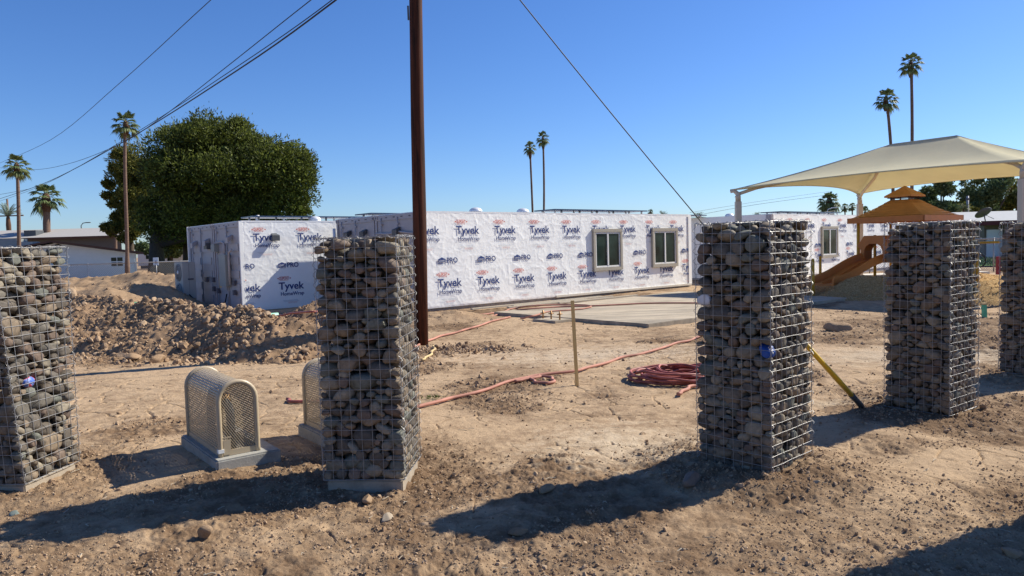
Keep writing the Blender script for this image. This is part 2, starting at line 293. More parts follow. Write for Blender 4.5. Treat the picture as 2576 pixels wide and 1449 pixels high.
# pillars: front corner, rotation (degrees), see build below
PIL = [((-3.72, 5.41), 5), ((-0.83, 5.27), 4), ((1.80, 5.06), 48), ((4.04, 6.69), 54), ((6.27, 8.31), 54), ((3.78, 3.84), 44)]
def pcorners(k):
    (x, y), a = PIL[k]; a = math.radians(a); ml = Vector((-math.cos(a), math.sin(a), 0)); mr = Vector((math.sin(a), math.cos(a), 0)); p = Vector((x, y, 0)); w = 0.61
    return p+ml*w, p, p+mr*w, p+ml*w+mr*w           # left, front, right, back
PC = [sum(pcorners(k), Vector())/4 for k in range(6)]
def smoothz(x, y):
    x = np.asarray(x, float); y = np.asarray(y, float)
    z = 0.07*fbm(x, y, 0.23, 2, 3)*np.clip(np.hypot(x, y)/8, 0.3, 1)
    for k, c in enumerate(PC):
        d = np.hypot(x-c[0], y-c[1]); hh = (0.03, 0.0, 0.12, 0.08, 0.05, 0.03)[k]
        z = z*sst(0.5, 1.6, d)+(0.02-0.02)*0+hh*(1-sst(0.42, 1.05, d))-0.035*(1-sst(.4, 1.4, d))
    z = z+0.05*np.exp(-((x-2.55)**2+(y-4.75)**2)/0.25)+0.06*np.exp(-((x-3.2)**2+(y-6.55)**2)/0.3)
    z = z+0.03*np.exp(-((x+2.5)**2+(y-6.3)**2)/0.8)
    z = z-0.2*sst(35, 60, y)*(x < -5)
    return z
def loosem(x, y):
    m = sst(-0.02, 0.28, fbm(x, y, 0.55, 4, 21)+0.06-.45*np.exp(-((x-.9)**2/1.6+(y-6.4)**2/1.8))-.3*np.exp(-((x-1.5)**2/6+(y-11.5)**2/6))+.3*np.exp(-((x-3.2)**2/1.5+(y-5.6)**2/1.2)))            # where the soil is broken up
    for k, c in enumerate(PC): m = np.maximum(m, 0.9*(1-sst(0.6, 1.3, np.hypot(x-c[0], y-c[1]))))
    m = np.maximum(m, 0.6*(1-sst(4.0, 5.2, y))*(vnoise(x*.8, y*.8, 77) > -.3)*(y > 0)); return m
def rough(x, y):
    r = np.hypot(x, y); m = loosem(x, y)
    z = 0.014*fbm(x, y, 2.2, 5, 5)+0.034*m*fbm(x, y, 9, 4, 8, 0.68)+0.006*fbm(x, y, 22, 2, 9)
    f1, f2 = worley(x+0.05*fbm(x, y, 6, 2, 3), y+0.05*fbm(x, y, 6, 2, 4), 11, 2); z = z+m*0.017*np.clip(0.55-f1, 0, 1)*(vnoise(x*5, y*5, 9) > -0.1)
    f1, f2 = worley(x+0.12*fbm(x, y, 3, 3, 31), y+0.12*fbm(x, y, 3, 3, 32), 2.6, 7)
    crk = (1-sst(0.0, 0.05, f2-f1))*(1-m)*(vnoise(x*.9, y*.9, 15) > -0.12)
    z = z-0.024*crk*(.4+.6*(vnoise(x*2.2, y*2.2, 19) > -.05))
    tr = np.sin((x*0.45+y)*9+2*vnoise(x*.7, y*.7, 4)); z = z+0.011*np.clip(tr, -0.4, 1)*sst(7, 9, y)*(x > 1)*(1-sst(15, 18, y))
    return z*np.clip(14/np.maximum(r, 1), 0.4, 1)
def ground():
    rr = [0.0, 0.7, 1.4, 2.0, 2.6]; r = 2.9
    while r < 26: rr.append(r); r += 0.0055+0.00165*r
    while r < 2600: rr.append(r); r *= 1.05
    rr = np.array(rr)
    a = list(np.linspace(-41, 41, 1000)); a += list(np.linspace(43, 317, 60)); th = np.radians(np.array(a))
    A, Rr = np.meshgrid(th, rr); X = Rr*np.sin(A); Y = Rr*np.cos(A)
    Z = smoothz(X, Y)+rough(X, Y)*(np.hypot(X, Y) < 60)
    # trodden pit hole beside the left container
    nr, na = X.shape; V = np.stack([X, Y, Z], -1).reshape(-1, 3)
    i = np.arange(nr-1)[:, None]; j = np.arange(na)[None, :]; j2 = (j+1) % na
    Fq = np.stack([i*na+j+0*j2, i*na+j2, (i+1)*na+j2, (i+1)*na+j+0*j2], -1).reshape(-1, 4)
    Fq = Fq[:, ::-1]
    me = npmesh('ground', V, Fq, M_ground, True); at_ = me.attributes.new('loose', 'FLOAT', 'POINT'); at_.data.foreach_set('value', loosem(V[:, 0], V[:, 1]).astype(np.float32)); o = link('ground', me); tag(o, 'cracked dry tan dirt of the building site', None, None, 'structure'); return o
ground()
# ---------------------------------------------------------------- scatter
def ico(sub):
    bm = bmesh.new(); bmesh.ops.create_icosphere(bm, subdivisions=sub, radius=1); bm.verts.ensure_lookup_table()
    V = np.array([v.co[:] for v in bm.verts]); Fc = np.array([[v.index for v in q.verts] for q in bm.faces]); bm.free(); return V, Fc
ICO1 = ico(1); ICO2 = ico(2); ICO3 = ico(3)
def chunk(base, seed, jag=0.3):
    r = np.random.default_rng(seed); V, Fc = base; V = V.copy(); s = np.ones(len(V))
    for k in range(6):
        d = r.normal(size=3); d /= np.linalg.norm(d); c = r.uniform(0.45, 0.85); dp = V@d; over = np.clip(dp-c, 0, None); V = V-over[:, None]*d
    V *= 1+jag*r.uniform(-0.5, 0.5, (len(V), 1)); return V*np.array([1, r.uniform(0.65, 1), r.uniform(0.5, 0.85)]), Fc
CH1 = [chunk(ICO1, i) for i in range(8)]; CH2 = [chunk(ICO2, 50+i, 0.22) for i in range(8)]
def randrot(n, r):
    q = r.normal(size=(n, 4)); q /= np.linalg.norm(q, axis=1)[:, None]; w, x, y, z = q.T
    return np.stack([1-2*(y*y+z*z), 2*(x*y-z*w), 2*(x*z+y*w), 2*(x*y+z*w), 1-2*(x*x+z*z), 2*(y*z-x*w), 2*(x*z-y*w), 2*(y*z+x*w), 1-2*(x*x+y*y)], -1).reshape(n, 3, 3)
def scatter(name, pos, size, m, parent=None, bases=None, r=rng, big=0.03, smooth=False):
    pos = np.asarray(pos); size = np.asarray(size); n = len(pos); R_ = randrot(n, r); Vs = []; Fs = []; off = 0; which = r.integers(0, 8, n)
    for k in range(8):
        for lod in (0, 1):
            s_ = (which == k) & ((size >= big) == bool(lod)); c = s_.sum()
            if not c: continue
            V, Fc = (bases[k % len(bases)] if bases else (CH2 if lod else CH1)[k])
            P_ = np.einsum('nij,vj->nvi', R_[s_], V)*size[s_][:, None, None]+pos[s_][:, None, :]
            Vs.append(P_.reshape(-1, 3)); Fs.append((Fc[None]+(np.arange(c)*len(V))[:, None, None]).reshape(-1, 3)+off); off += c*len(V)
    me = npmesh(name, np.concatenate(Vs), np.concatenate(Fs), m, smooth); return link(name, me, parent)
def clods():
    n = 150000; Y = 3.2*np.exp(rng.uniform(0, 1.75, n)); X = rng.uniform(-0.8, 0.8, n)*Y
    dens = np.clip(0.05+1.1*loosem(X, Y), 0, 1)*sst(-.35, .1, fbm(X, Y, 2.5, 3, 41))
    for k, c in enumerate(PC):
        d = np.hypot(X-c[0], Y-c[1]); dens = np.maximum(dens, (1.0 if k in (2, 3, 1) else 0.7)*(1-sst(0.5, 1.0, d)))
    dens = np.maximum(dens, 0.8*np.exp(-((X-2.55)**2/0.5+(Y-4.55)**2/0.5))); dens = np.maximum(dens, 0.5*np.exp(-((X-3.1)**2/0.5+(Y-6.6)**2/0.4)))
    k = (rng.uniform(0, 1, n) < dens*0.62)
    for c in PC: k &= np.hypot(X-c[0], Y-c[1]) > 0.33
    X = X[k]; Y = Y[k]; sz = 0.0052*np.exp(np.abs(rng.normal(0, 0.62, len(X)))); sz = np.minimum(sz, 0.035)*np.clip(Y/6, 0.8, 1.6)
    Z = smoothz(X, Y)+rough(X, Y)+sz*0.1
    # crumbs at pole foot
    a = rng.normal(0, 1, (700, 2))*[0.5, 0.28]+[-1.05, 12.6]; s2 = 0.012*np.exp(np.abs(rng.normal(0, 0.6, 700)))
    P_ = np.concatenate([np.stack([X, Y, Z], -1), np.stack([a[:, 0], a[:, 1], smoothz(a[:, 0], a[:, 1])+s2*0.4], -1)])
    o = scatter('loose_clods', P_, np.concatenate([sz, s2]), M_clod); tag(o, 'small loose clods and gravel strewn over the dirt', None, None, 'stuff')
clods()
# ---------------------------------------------------------------- dirt heaps
def heap(name, label, ridge, res, m, blk=0.05, nclod=0, csize=0.03, cat='dirt pile', ripple=0.):
    """ridge: list of (x,y,h,w)"""
    R_ = np.array(ridge, float); x0 = (R_[:, 0]-R_[:, 3]).min(); x1 = (R_[:, 0]+R_[:, 3]).max(); y0 = (R_[:, 1]-R_[:, 3]).min(); y1 = (R_[:, 1]+R_[:, 3]).max()
    def height(X, Y):
        best = np.full(X.shape, -0.4); wx = X+0.35*fbm(X, Y, 0.9, 3, 61); wy = Y+0.35*fbm(X, Y, 0.9, 3, 62)
        for a, b in zip(R_[:-1], R_[1:]):
            d = b[:2]-a[:2]; L2 = d@d+1e-9; t = np.clip(((wx-a[0])*d[0]+(wy-a[1])*d[1])/L2, 0, 1)
            dist = np.hypot(wx-a[0]-t*d[0], wy-a[1]-t*d[1]); h = a[2]+(b[2]-a[2])*t; w = a[3]+(b[3]-a[3])*t; q = dist/w
            best = np.maximum(best, h*(1.12-q*1.12-0.12*np.sqrt(q*q*0+0.0))*(1)-0*q)
        best = best+.22*fbm(X, Y, .75, 2, 71)*sst(0, .4, best); best = np.where(best > 0, best-0.12*best*best, best)
        f1, f2 = worley(X, Y, 4.5, 12); f3, f4 = worley(X, Y, 10, 13)
        global _hm
        bk_ = blk*(.15+.95*sst(-.12, .22, fbm(X, Y, .62, 3, 91))); _hm = bk_/blk
        z = best+bk_*(0.6-f1)*0.9+bk_*0.7*(0.5-f3)+blk*1.3*fbm(X, Y, 2.0, 4, 51)+blk*.5*fbm(X, Y, 15, 2, 52)
        return z
    xs = np.arange(x0-0.2, x1+0.2, res); ys = np.arange(y0-0.2, y1+0.2, res); X, Y = np.meshgrid(xs, ys); hz = height(X, Y); Z = smoothz(X, Y)+np.maximum(hz, -0.12)
    ny, nx = X.shape; V = np.stack([X, Y, Z], -1).reshape(-1, 3); i = np.arange(ny-1)[:, None]; j = np.arange(nx-1)[None]; Fq = np.stack([i*nx+j, i*nx+j+1, (i+1)*nx+j+1, (i+1)*nx+j], -1).reshape(-1, 4)
    keep = (hz.reshape(-1)[Fq].max(1) > -0.04); Fq = Fq[keep]; used = np.unique(Fq); mp = np.zeros(len(V), int); mp[used] = np.arange(len(used))
    o = link(name, npmesh(name, V[used], mp[Fq], m, True)); tag(o, label, cat)
    if nclod:
        px = rng.uniform(x0-.1, x1+.1, nclod*4); py = rng.uniform(y0-.1, y1+.1, nclod*4); h = height(px, py); k = ((h > -0.02) & (_hm > rng.uniform(.1, .8, len(h)))) | ((h > -0.33) & (rng.uniform(0, 1, len(h)) < 0.16)); px, py, h = px[k][:nclod], py[k][:nclod], h[k][:nclod]
        s = csize*0.33*np.exp(np.abs(rng.normal(0, 0.62, len(px)))); s = np.minimum(s, csize*3); pz = smoothz(px, py)+np.maximum(h, 0)+s*0.15
        c = scatter('clods', np.stack([px, py, pz], -1), s, M_clod, o); tag(c, None, None, None, 'stuff')
    return o
heap('dirt_heap', 'long lumpy heap of dug clods running in front of the containers, nearest of the heaps', [(-12.5, 17.6, .9, 1.7), (-9.3, 16.0, .98, 1.7), (-8.2, 15.2, .92, 1.6), (-6.7, 14.3, .76, 1.5), (-5.8, 13.6, .66, 1.35), (-4.5, 12.9, .68, 1.25), (-3.6, 12.6, .46, 1.0), (-3.0, 12.4, .14, 0.6)], 0.028, M_heap, 0.13, 16000, 0.052)
heap('dirt_heap', 'smooth sandy heap behind the left end of the long clod heap', [(-12.2, 19.6, 1.0, 1.9), (-10.6, 19.3, 1.02, 1.8), (-9.6, 19.4, .6, 1.4)], 0.05, M_heap2, 0.06, 900, 0.03)
heap('dirt_heap', 'wide flat topped bank of dirt by the chain link fence and palm trunk', [(-27, 31, .8, 3), (-21, 31.5, 1.0, 3.2), (-15.5, 31, 1.0, 3.), (-12.5, 30, .95, 2.6), (-10.5, 29.5, .7, 2.0)], 0.09, M_heap2, 0.13, 1200, 0.05)
heap('dirt_heap', 'pointed cone of dirt left of the air conditioning unit', [(-12.4, 23.8, .95, 1.7), (-11.2, 23.3, .9, 1.5), (-10.9, 22.6, .5, 1.3)], 0.05, M_heap2, 0.07, 1200, 0.035)
heap('dirt_heap', 'rubbly heap of clods leaning against the left white wall beside the cage pillar', [(-5.3, 17.6, .28, .8), (-4.6, 16.9, .72, 1.15), (-3.9, 16.7, .62, 1.1), (-3.3, 16.6, .2, .7)], 0.035, M_heap, 0.07, 3200, 0.04)
heap('dirt_heap', 'low hump of dirt at the near left corner of the long white wall', [(-2.4, 17.4, .14, .6), (-1.5, 17.6, .2, .8), (-.9, 18.0, .08, .5)], 0.04, M_heap2, 0.04, 250, 0.025)
# ---------------------------------------------------------------- gabion pillars
def stonebase(seed):
    r = np.random.default_rng(seed); V, Fc = ICO3 if seed % 3 else ICO2; V = V.copy()
    p = r.uniform(2.0, 2.9); nrm = (np.abs(V)**p).sum(1)**(1/p); V = V/nrm[:, None]
    for k in range(3):
        d = r.normal(size=3); d /= np.linalg.norm(d); c = r.uniform(0.72, 0.9); o_ = np.clip(V@d-c, 0, None); V = V-0.7*o_[:, None]*d
    for k in range(4):
        d = r.normal(size=3); V = V*(1+0.045*np.sin(V@d*2.2+r.uniform(0, 6)))[:, None]
    V[:, 0] *= 1+0.22*r.uniform(-1, 1)*V[:, 1]; V[:, 2] *= 1+0.2*r.uniform(-1, 1)*V[:, 0]
    return V, Fc
SB = [stonebase(100+i) for i in range(14)]
def pack(seed, w, h, rs=1.0):
    r = np.random.default_rng(seed); q = 0.72; n = int(760/rs**3)
    Rr = np.clip(np.exp(r.normal(math.log(0.050*rs), 0.33, n)), 0.026*rs, 0.115)
    P_ = r.uniform(0, 1, (n, 3))*[w, w, h]; P_[:, 2] /= q; Hq = h/q
    for it in range(170):
        g = min(1., 0.5+it/120.); rad = Rr*g
        if it % 6 == 0:
            D = np.linalg.norm(P_[:, None]-P_[None], axis=2); I, J = np.where(np.triu(D < (rad[:, None]+rad[None])*1.35+0.02, 1))
        d = P_[I]-P_[J]; L = np.linalg.norm(d, axis=1)+1e-9; ov = np.clip(rad[I]+rad[J]-L, 0, None)*0.42; v = d/L[:, None]*ov[:, None]
        dl = np.zeros_like(P_); np.add.at(dl, I, v); np.add.at(dl, J, -v); P_ += dl; P_[:, 2] -= 0.0012
        lo = rad*0.88; P_[:, 0] = np.clip(P_[:, 0], lo, w-lo); P_[:, 1] = np.clip(P_[:, 1], lo, w-lo); P_[:, 2] = np.clip(P_[:, 2], lo, Hq-lo*0.9)
    P_[:, 2] *= q; tp_ = np.percentile(P_[:, 2]+Rr*q, 97); P_[:, 2] *= h/tp_ if tp_ < h else 1.; print('fill', tp_/h); return P_, Rr, r
def pillar(k, label, top=None, htop=None, seed=0, rs=1.0, paint=()):
    l, fr, rt, bk = pcorners(k); base = (l, fr, rt, bk); z0 = 0.06; z1 = z0+(htop or 1.81)
    cb = [Vector((p[0], p[1], z0)) for p in base]; ct = [Vector((p[0], p[1], z1)) for p in base]
    if top:
        for i, dlt in top.items(): ct[i] += Vector(dlt)
    o = PC[k]; root = thing('gabion_pillar', label, 'stone pillar', (o[0], o[1], 0), 0, 'rock filled wire cage pillars standing in a row'); off = Vector((o[0], o[1], 0))
    def mp(a, b, c):     # a: left->front (0..1) along near-left face, b: front->right, c height
        def bl(q): return q[0]*(1-a)*(1-b)+q[1]*a*(1-b)+q[2]*a*b+q[3]*(1-a)*b
        return bl(cb)*(1-c)+bl(ct)*c-off
    r = random.Random(seed+5); mb = MB(); wr = 0.0021
    def wire(pts, rad=wr):
        mb.tube(pts, rad, 4, False, True)
    NW, NH = 8, 24
    def wob(p, s=0.0025): return p+Vector((r.uniform(-s, s), r.uniform(-s, s), r.uniform(-s, s)))
    faces = [lambda t, c: mp(t, 0, c), lambda t, c: mp(1, t, c), lambda t, c: mp(0, t, c), lambda t, c: mp(t, 1, c)]
    for fc in faces:
        for i in range(NW+1): wire([wob(fc(i/NW, c/12)) for c in range(13)])
        for j in range(NH+1): wire([wob(fc(c/4, j/NH)) for c in range(5)])
    for lv in (0.0, 1.0):
        for i in range(NW+1):
            wire([wob(mp(i/NW, c/4, lv), 0.004) for c in range(5)]); wire([wob(mp(c/4, i/NW, lv), 0.004) for c in range(5)])
    cg = mb.build('wire_cage', M_wire, root)
    sp = MB()
    def helix(p, q, turns, rad=0.014):
        d = (q-p); ex = d.orthogonal().normalized(); ey = d.normalized().cross(ex); n = int(turns*7)
        sp.tube([p+d*(i/n)+(ex*math.cos(2*math.pi*i/7)+ey*math.sin(2*math.pi*i/7))*rad*(1+0.2*math.sin(i*1.7)) for i in range(n+1)], 0.0019, 3, False)
    for a, b in ((0, 0), (1, 0), (1, 1), (0, 1)): helix(mp(a, b, 0), mp(a, b, 1), 24)
    for pq in (((0, 0), (1, 0)), ((1, 0), (1, 1)), ((1, 1), (0, 1)), ((0, 1), (0, 0))):
        helix(mp(*pq[0], 1), mp(*pq[1], 1), 8, 0.012)
    sp.build('corner_spiral', M_wire, root)
    ft = MB(); ins = [(p-off) for p in cb]; cen = sum(ins, Vector())/4; ft.prism([Vector((cen[0]+(p[0]-cen[0])*0.93, cen[1]+(p[1]-cen[1])*0.93, -0.25)) for p in ins], (0, 0, 0.295)); ft.build('footing', M_foot, root, 0.008)
    hfill = (z1-z0)*0.975; P_, Rr, rg = pack(seed, 0.61, hfill, rs); n = len(Rr)
    yaw = math.radians(-PIL[k][1]); tops = P_[:, 2].max()
    shell = np.minimum.reduce([P_[:, 0], 0.61-P_[:, 0], P_[:, 1], 0.61-P_[:, 1], hfill-P_[:, 2]]) < 0.24
    idx = np.where(shell)[0]; sc = []; Vl = {}
    for i in idx:
        R_ = Rr[i]*1.0; ax = np.array([R_*rg.uniform(1.02, 1.42), R_*rg.uniform(0.78, 1.0), R_*rg.uniform(0.55, 0.82)])
        yw = rg.uniform(0, math.pi); tl = rg.normal(0, 0.28); t2 = rg.normal(0, 0.28)
        if rg.uniform() < 0.16: tl = rg.uniform(-1.3, 1.3)
        Mx = Matrix.Rotation(yaw, 3, 'Z') @ Matrix.Rotation(yw, 3, 'Z') @ Matrix.Rotation(tl, 3, 'X') @ Matrix.Rotation(t2, 3, 'Y')
        V, Fc = SB[rg.integers(0, len(SB))]; Vw = (V*ax)@np.array(Mx).T
        # keep inside the mesh: clamp in cage space
        Vc = Vw@np.array(Matrix.Rotation(-yaw, 3, 'Z')).T
        px, py, pz = P_[i]
        # cage frame: x along left->front, y along front->right
        a_ = np.clip((px+Vc[:, 0])/0.61, 0.006, 0.994); b_ = np.clip((py+Vc[:, 1])/0.61, 0.006, 0.994); c_ = np.clip((pz+Vc[:, 2])/(z1-z0), 0.002, 0.998)
        pts = np.zeros((len(V), 3))
        for q, wgt in ((0, (1-a_)*(1-b_)), (1, a_*(1-b_)), (2, a_*b_), (3, (1-a_)*b_)):
            pts += (wgt*(1-c_))[:, None]*np.array(cb[q]-off)+(wgt*c_)[:, None]*np.array(ct[q]-off)
        Vl[i] = (pts, Fc); a1 = px/0.61; b1 = py/0.61
        vis = max(1-b1*0.61/0.16, (a1-1)*0.61/0.16+1)*0.09+Rr[i]+(0.03 if pz > hfill-0.12 else 0)
        sc.append((vis, i))
    sc.sort(reverse=True); best = [i for _, i in sc[:100]]; rest = [i for _, i in sc[100:]]
    painted = {}; HPZ = np.array([1 if .03 < q < .062 else 0 for q in Rr])
    for (a, c, m, lb) in paint:
        bb = min(best, key=lambda i: abs(P_[i, 0]/0.61-a[0])*0.61+abs(P_[i, 1]/0.61-a[1])*0.61*1.5+abs(P_[i, 2]-c*1.8)+(0 if HPZ[i] else .25)); painted[bb] = (m, lb)
    for i in best:
        V, Fc = Vl[i]; m = painted.get(i, (M_stone, None)); s_ = link('stone', npmesh('stone', V, Fc, m[0], True), root)
        if m[1]: tag(s_, m[1])
    Vs = []; Fs = []; o_ = 0
    for i in rest:
        V, Fc = Vl[i]; Vs.append(V); Fs.append(Fc+o_); o_ += len(V)
    tag(link('stone_fill', npmesh('stone_fill', np.concatenate(Vs), np.concatenate(Fs), M_stone, True), root), None, None, None, 'stuff')
    return root
pillar(0, 'sunlit rock filled wire pillar cut by the left edge of the photo', {1: (-.09, -.07, 0), 2: (-.03, .05, 0)}, 1.79, 1, .92, paint=[((1.0, .55), .44, M_psr, 'stone painted blue and red')])
pillar(1, 'rock filled wire pillar directly in front of the dark wooden utility pole', None, 1.79, 2, .93)
pillar(2, 'nearest rock filled wire pillar with white and blue painted stones', None, 1.82, 3, .86, paint=[((.12, 0), .60, M_psw, 'white painted stone with faint blue writing'), ((.93, 0), .47, M_psb, 'bright blue painted stone')])
pillar(3, 'rock filled wire pillar in front of the orange play roof', None, 1.81, 4, .86)
pillar(4, 'farthest rock filled wire pillar at the right edge of the photo', None, 1.81, 5, .86)
pillar(5, 'rock filled wire pillar outside the frame whose shadow falls in the lower right corner', None, 1.81, 6)
# ---------------------------------------------------------------- individual rocks
def rock(label, p, s, m, seed, cat='rock', name='rock', sink=0.25):
    V, Fc = chunk(ICO3, seed, 0.05); V = V*np.array(s); o = link(name, npmesh(name, V, Fc, m, True)); o.location = (p[0], p[1], float(smoothz(p[0], p[1]))+s[2]*(1-sink)*0.6); o.rotation_euler = (0.1, 0.05, seed*1.3); tag(o, label, cat, 'larger rocks and lumps lying on the dirt'); return o
M_rk = mat('brown_grey_rock', (0.20, 0.15, 0.115), 0.25, 9, 0.85, bmp=0.4, bscale=25); M_rkl = mat('pale_rock', (0.36, 0.29, 0.21), 0.2, 9, 0.85, bmp=0.4, bscale=25); M_rkg = mat('green_grey_rock', (0.16, 0.19, 0.17), 0.2, 9, 0.8, bmp=0.3)
M_lump = dirt_material('dirt_lump', (0.40, 0.28, 0.18), (0.27, 0.18, 0.11), False)
rock('brown boulder in the shadow at the foot of the nearest pillar', G(1738, 1232), (.10, .09, .09), M_rk, 3)
rock('upright lump of dirt at the lower edge of the left pillar shadow', G(518, 1362), (.055, .05, .09), M_lump, 5, 'dirt clod', 'dirt_clod')
rock('reddish lump at the upper edge of the middle shadow', G(1376, 1243), (.075, .06, .05), M_lump, 8, 'dirt clod', 'dirt_clod')
rock('flat green grey stone at the lower left corner', G(36, 1293), (.06, .04, .018), M_rkg, 9)
rock('broken slab of dirt under the front of the second pillar', G(925, 1250), (.07, .05, .045), M_lump, 11, 'dirt clod', 'dirt_clod')
rock('round pale clod right of the second pillar footing', G(972, 1305), (.055, .05, .04), M_rkl, 13, 'dirt clod', 'dirt_clod')
rock('white pebble on the loose slope below the nearest pillar', G(2056, 1243), (.032, .028, .024), M_rkl, 15)
rock('cracked mud block at the upper left of the middle shadow tip', G(1300, 1348), (.08, .055, .03), M_lump, 17, 'dirt clod', 'dirt_clod')
rock('isolated brown clod on the flat ground right of the nearest pillar', G(2108, 832), (.26, .18, .15), M_lump, 19, 'dirt clod', 'dirt_clod')
rock('big clod at the front foot of the long heap', G(333, 908), (.19, .15, .12), M_lump, 21, 'dirt clod', 'dirt_clod')
rock('second big clod at the front foot of the long heap', G(395, 912), (.22, .14, .10), M_lump, 23, 'dirt clod', 'dirt_clod')
rock('clod casting a small shadow in the dirt left of centre foreground', G(1343, 1168), (.045, .035, .04), M_lump, 27, 'dirt clod', 'dirt_clod')
rock('pair forming lump in the shadow at the lower right', G(2545, 1405), (.06, .05, .045), M_lump, 29, 'dirt clod', 'dirt_clod')
# ---------------------------------------------------------------- beige arched enclosures
def enclosure_meshes():
    Wd, L, Ht = 0.30, 0.96, 0.60; rad = Wd/2; st = Ht-rad
    def arch(t):   # t 0..1 along perimeter -> (x,z)
        per = st*2+math.pi*rad; s = t*per
        if s < st: return (-rad, s)
        if s < st+math.pi*rad: a = math.pi-(s-st)/rad; return (rad*math.cos(a), st+rad*math.sin(a))
        return (rad, st-(s-st-math.pi*rad))
    per = st*2+math.pi*rad; fr = MB()
    for y in (0, L): fr.tube([Vector((arch(i/36)[0], y, arch(i/36)[1])) for i in range(37)], 0.021, 10)
    br = MB()
    for x in (-rad, rad): br.box((x, L/2, 0.02), (0.012, L, 0.04))
    for y in (0.0, L): br.box((0, y, 0.025), (Wd, 0.014, 0.045))
    sh = MB(); ns = 66
    for k in range(ns):
        pts = []
        for i in range(41):
            t = (k+0.5+0.3*(1 if (i+k) % 2 else -1))/ns; x, z = arch(min(max(t, 0), 1)); pts.append((x*1.0, 0.02+i*(L-0.04)/40, z))
        sh.tube(pts, 0.0021, 3, False, False)
        t = (k+0.5)/ns; x, z = arch(t); x2, z2 = arch(min(1, t+0.62/ns)); x1, z1 = arch(max(0, t-0.1/ns)); sh.add([(x1*1.005, 0.02, z1), (x2*1.005, 0.02, z2), (x2*1.005, L-0.02, z2), (x1*1.005, L-0.02, z1)], [(0, 1, 2, 3)])
    ens = []
    for y in (0.004, L-0.004):
        en = MB(); ens.append(en)
        for sgn in (-1, 1):
            for c in np.arange(-0.9, 0.9, 0.030):
                pts = []
                for i in range(61):
                    x = -rad+Wd*i/60; z = c+sgn*x*1.55+0.3
                    ins = 0 < z < (st+math.sqrt(max(0, rad*rad-x*x)))
                    if ins: pts.append((x, y, z))
                if len(pts) > 2: en.tube([pts[0], pts[-1]], 0.0021, 3, False, False)
    return fr, br, sh, ens
_f, _b, _s, _e = enclosure_meshes()
pad = MB(); pad.box((0.05, 0.46, -0.13), (0.52, 1.12, 0.26)); tagm = MB().box((-0.10, -0.012, 0.075), (0.06, 0.004, 0.12)).box((-.10, -.012, .155), (.075, .003, .01)); clip = MB().box((-0.15, -0.001, 0.05), (0.046, 0.046, 0.03))
def hv(v, a): return Vector((v[0]*math.cos(a)-v[1]*math.sin(a), v[0]*math.sin(a)+v[1]*math.cos(a), 0))
ea = math.radians(38)
lf = Vector((-2.40, 5.82, 0)); loc1 = lf+hv((.15, 0), ea)
e1 = thing('pipe_enclosure', 'beige arched mesh enclosure in full view left of the second pillar', 'pipe cover', (loc1[0], loc1[1], 0.11), ea, 'beige arched mesh pipe covers')
for nm, mb, m, bv in (('arch_frame', _f, M_beige, 0), ('base_rail', _b, M_beige, 0), ('mesh_cover', _s, M_beige, 0), ('mesh_end_panel', _e[0], M_beige, 0), ('mesh_end_panel', _e[1], M_beige, 0)): mb.build(nm, m, e1)
for x_ in [q for q in list(e1.children) if q.name.startswith(('arch_frame', 'base_rail'))]: split_islands(x_)
pd = pad.build('concrete_base', M_conc, e1, 0.012); pd['label'] = 'grey concrete base with rough sides'
tagm.build('latch_plate', M_beige, e1); clip.build('sticker', M_tag, e1)
lf2 = Vector((-2.01, 6.89, 0))-hv((0, .96), ea)*1.0; loc2 = lf2+hv((.15, 0), ea)
e2 = e1.copy(); C.objects.link(e2); e2.location = (loc2[0], loc2[1], .11); e2['label'] = 'beige arched mesh enclosure half hidden behind the second pillar'
for ch in list(e1.children):
    c = ch.copy(); C.objects.link(c); c.parent = e2
def valve(loc, label):
    t = thing('pipe_assembly', label, 'pipe valve', (loc[0], loc[1], 0.11), ea, 'backflow pipes under the beige covers')
    p = MB(); p.tube([(0, .2, 0), (0, .2, .3), (0, .25, .36), (0, .35, .38), (0, .65, .38), (0, .74, .36), (0, .78, .3), (0, .78, 0)], 0.035, 10); p.build('pipe', M_dgrey, t)
    v = MB(); v.lathe((0, .4, .38), [(0, -.06), (.06, -.06), (.075, 0), (.06, .06), (0, .06)]); v.lathe((0, .6, .38), [(0, -.06), (.06, -.06), (.07, 0), (.06, .08), (.0, .09)]); v.build('valve_body', M_brass, t)
    return t
valve(loc1, 'dark pipe and valve inside the nearer beige mesh cover'); valve(loc2, 'dark pipe and valve inside the beige mesh cover behind the pillar')
# ---------------------------------------------------------------- concrete slab
sl_ = MB(); sl_.prism([UN(11.83, 9.45, -.15), UN(20.3, 9.1, -.15), UN(20.3, 14.9, -.15), UN(11.83, 14.45, -.15)], (0, 0, 0.235))
o = sl_.build('concrete_slab', M_slab, None, 0.012); tag(o, 'pale streaky concrete slab in front of the long white wall', None, None, 'structure')
sp_ = MB(); sp_.prism([UN(11.25, 11.6, -.1), UN(11.82, 11.6, -.1), UN(11.82, 12.35, -.1), UN(11.25, 12.35, -.1)], (0, 0, 0.17)); o = sp_.build('concrete_pad', M_slab, None, .01); tag(o, 'small concrete pad with upright brass stubs at the slab edge', None, None, 'structure')
for k, (n_, lb) in enumerate(((11.7, 'right'), (11.98, 'middle'), (12.25, 'left'))):
    b = MB(); b.tube([UN(11.5, n_, .06), UN(11.5, n_, .26)], .018, 8); b.tube([UN(11.5, n_, .18), UN(11.5, n_, .21)], .034, 8); b.tube([UN(11.42, n_, .2), UN(11.58, n_, .2)], .012, 6)
    o = b.build('pipe_stub', M_brass); tag(o, 'short brass pipe stub, %s of the three on the small pad' % lb, 'pipe stub', 'brass stubs on the small pad')
b = MB(); 
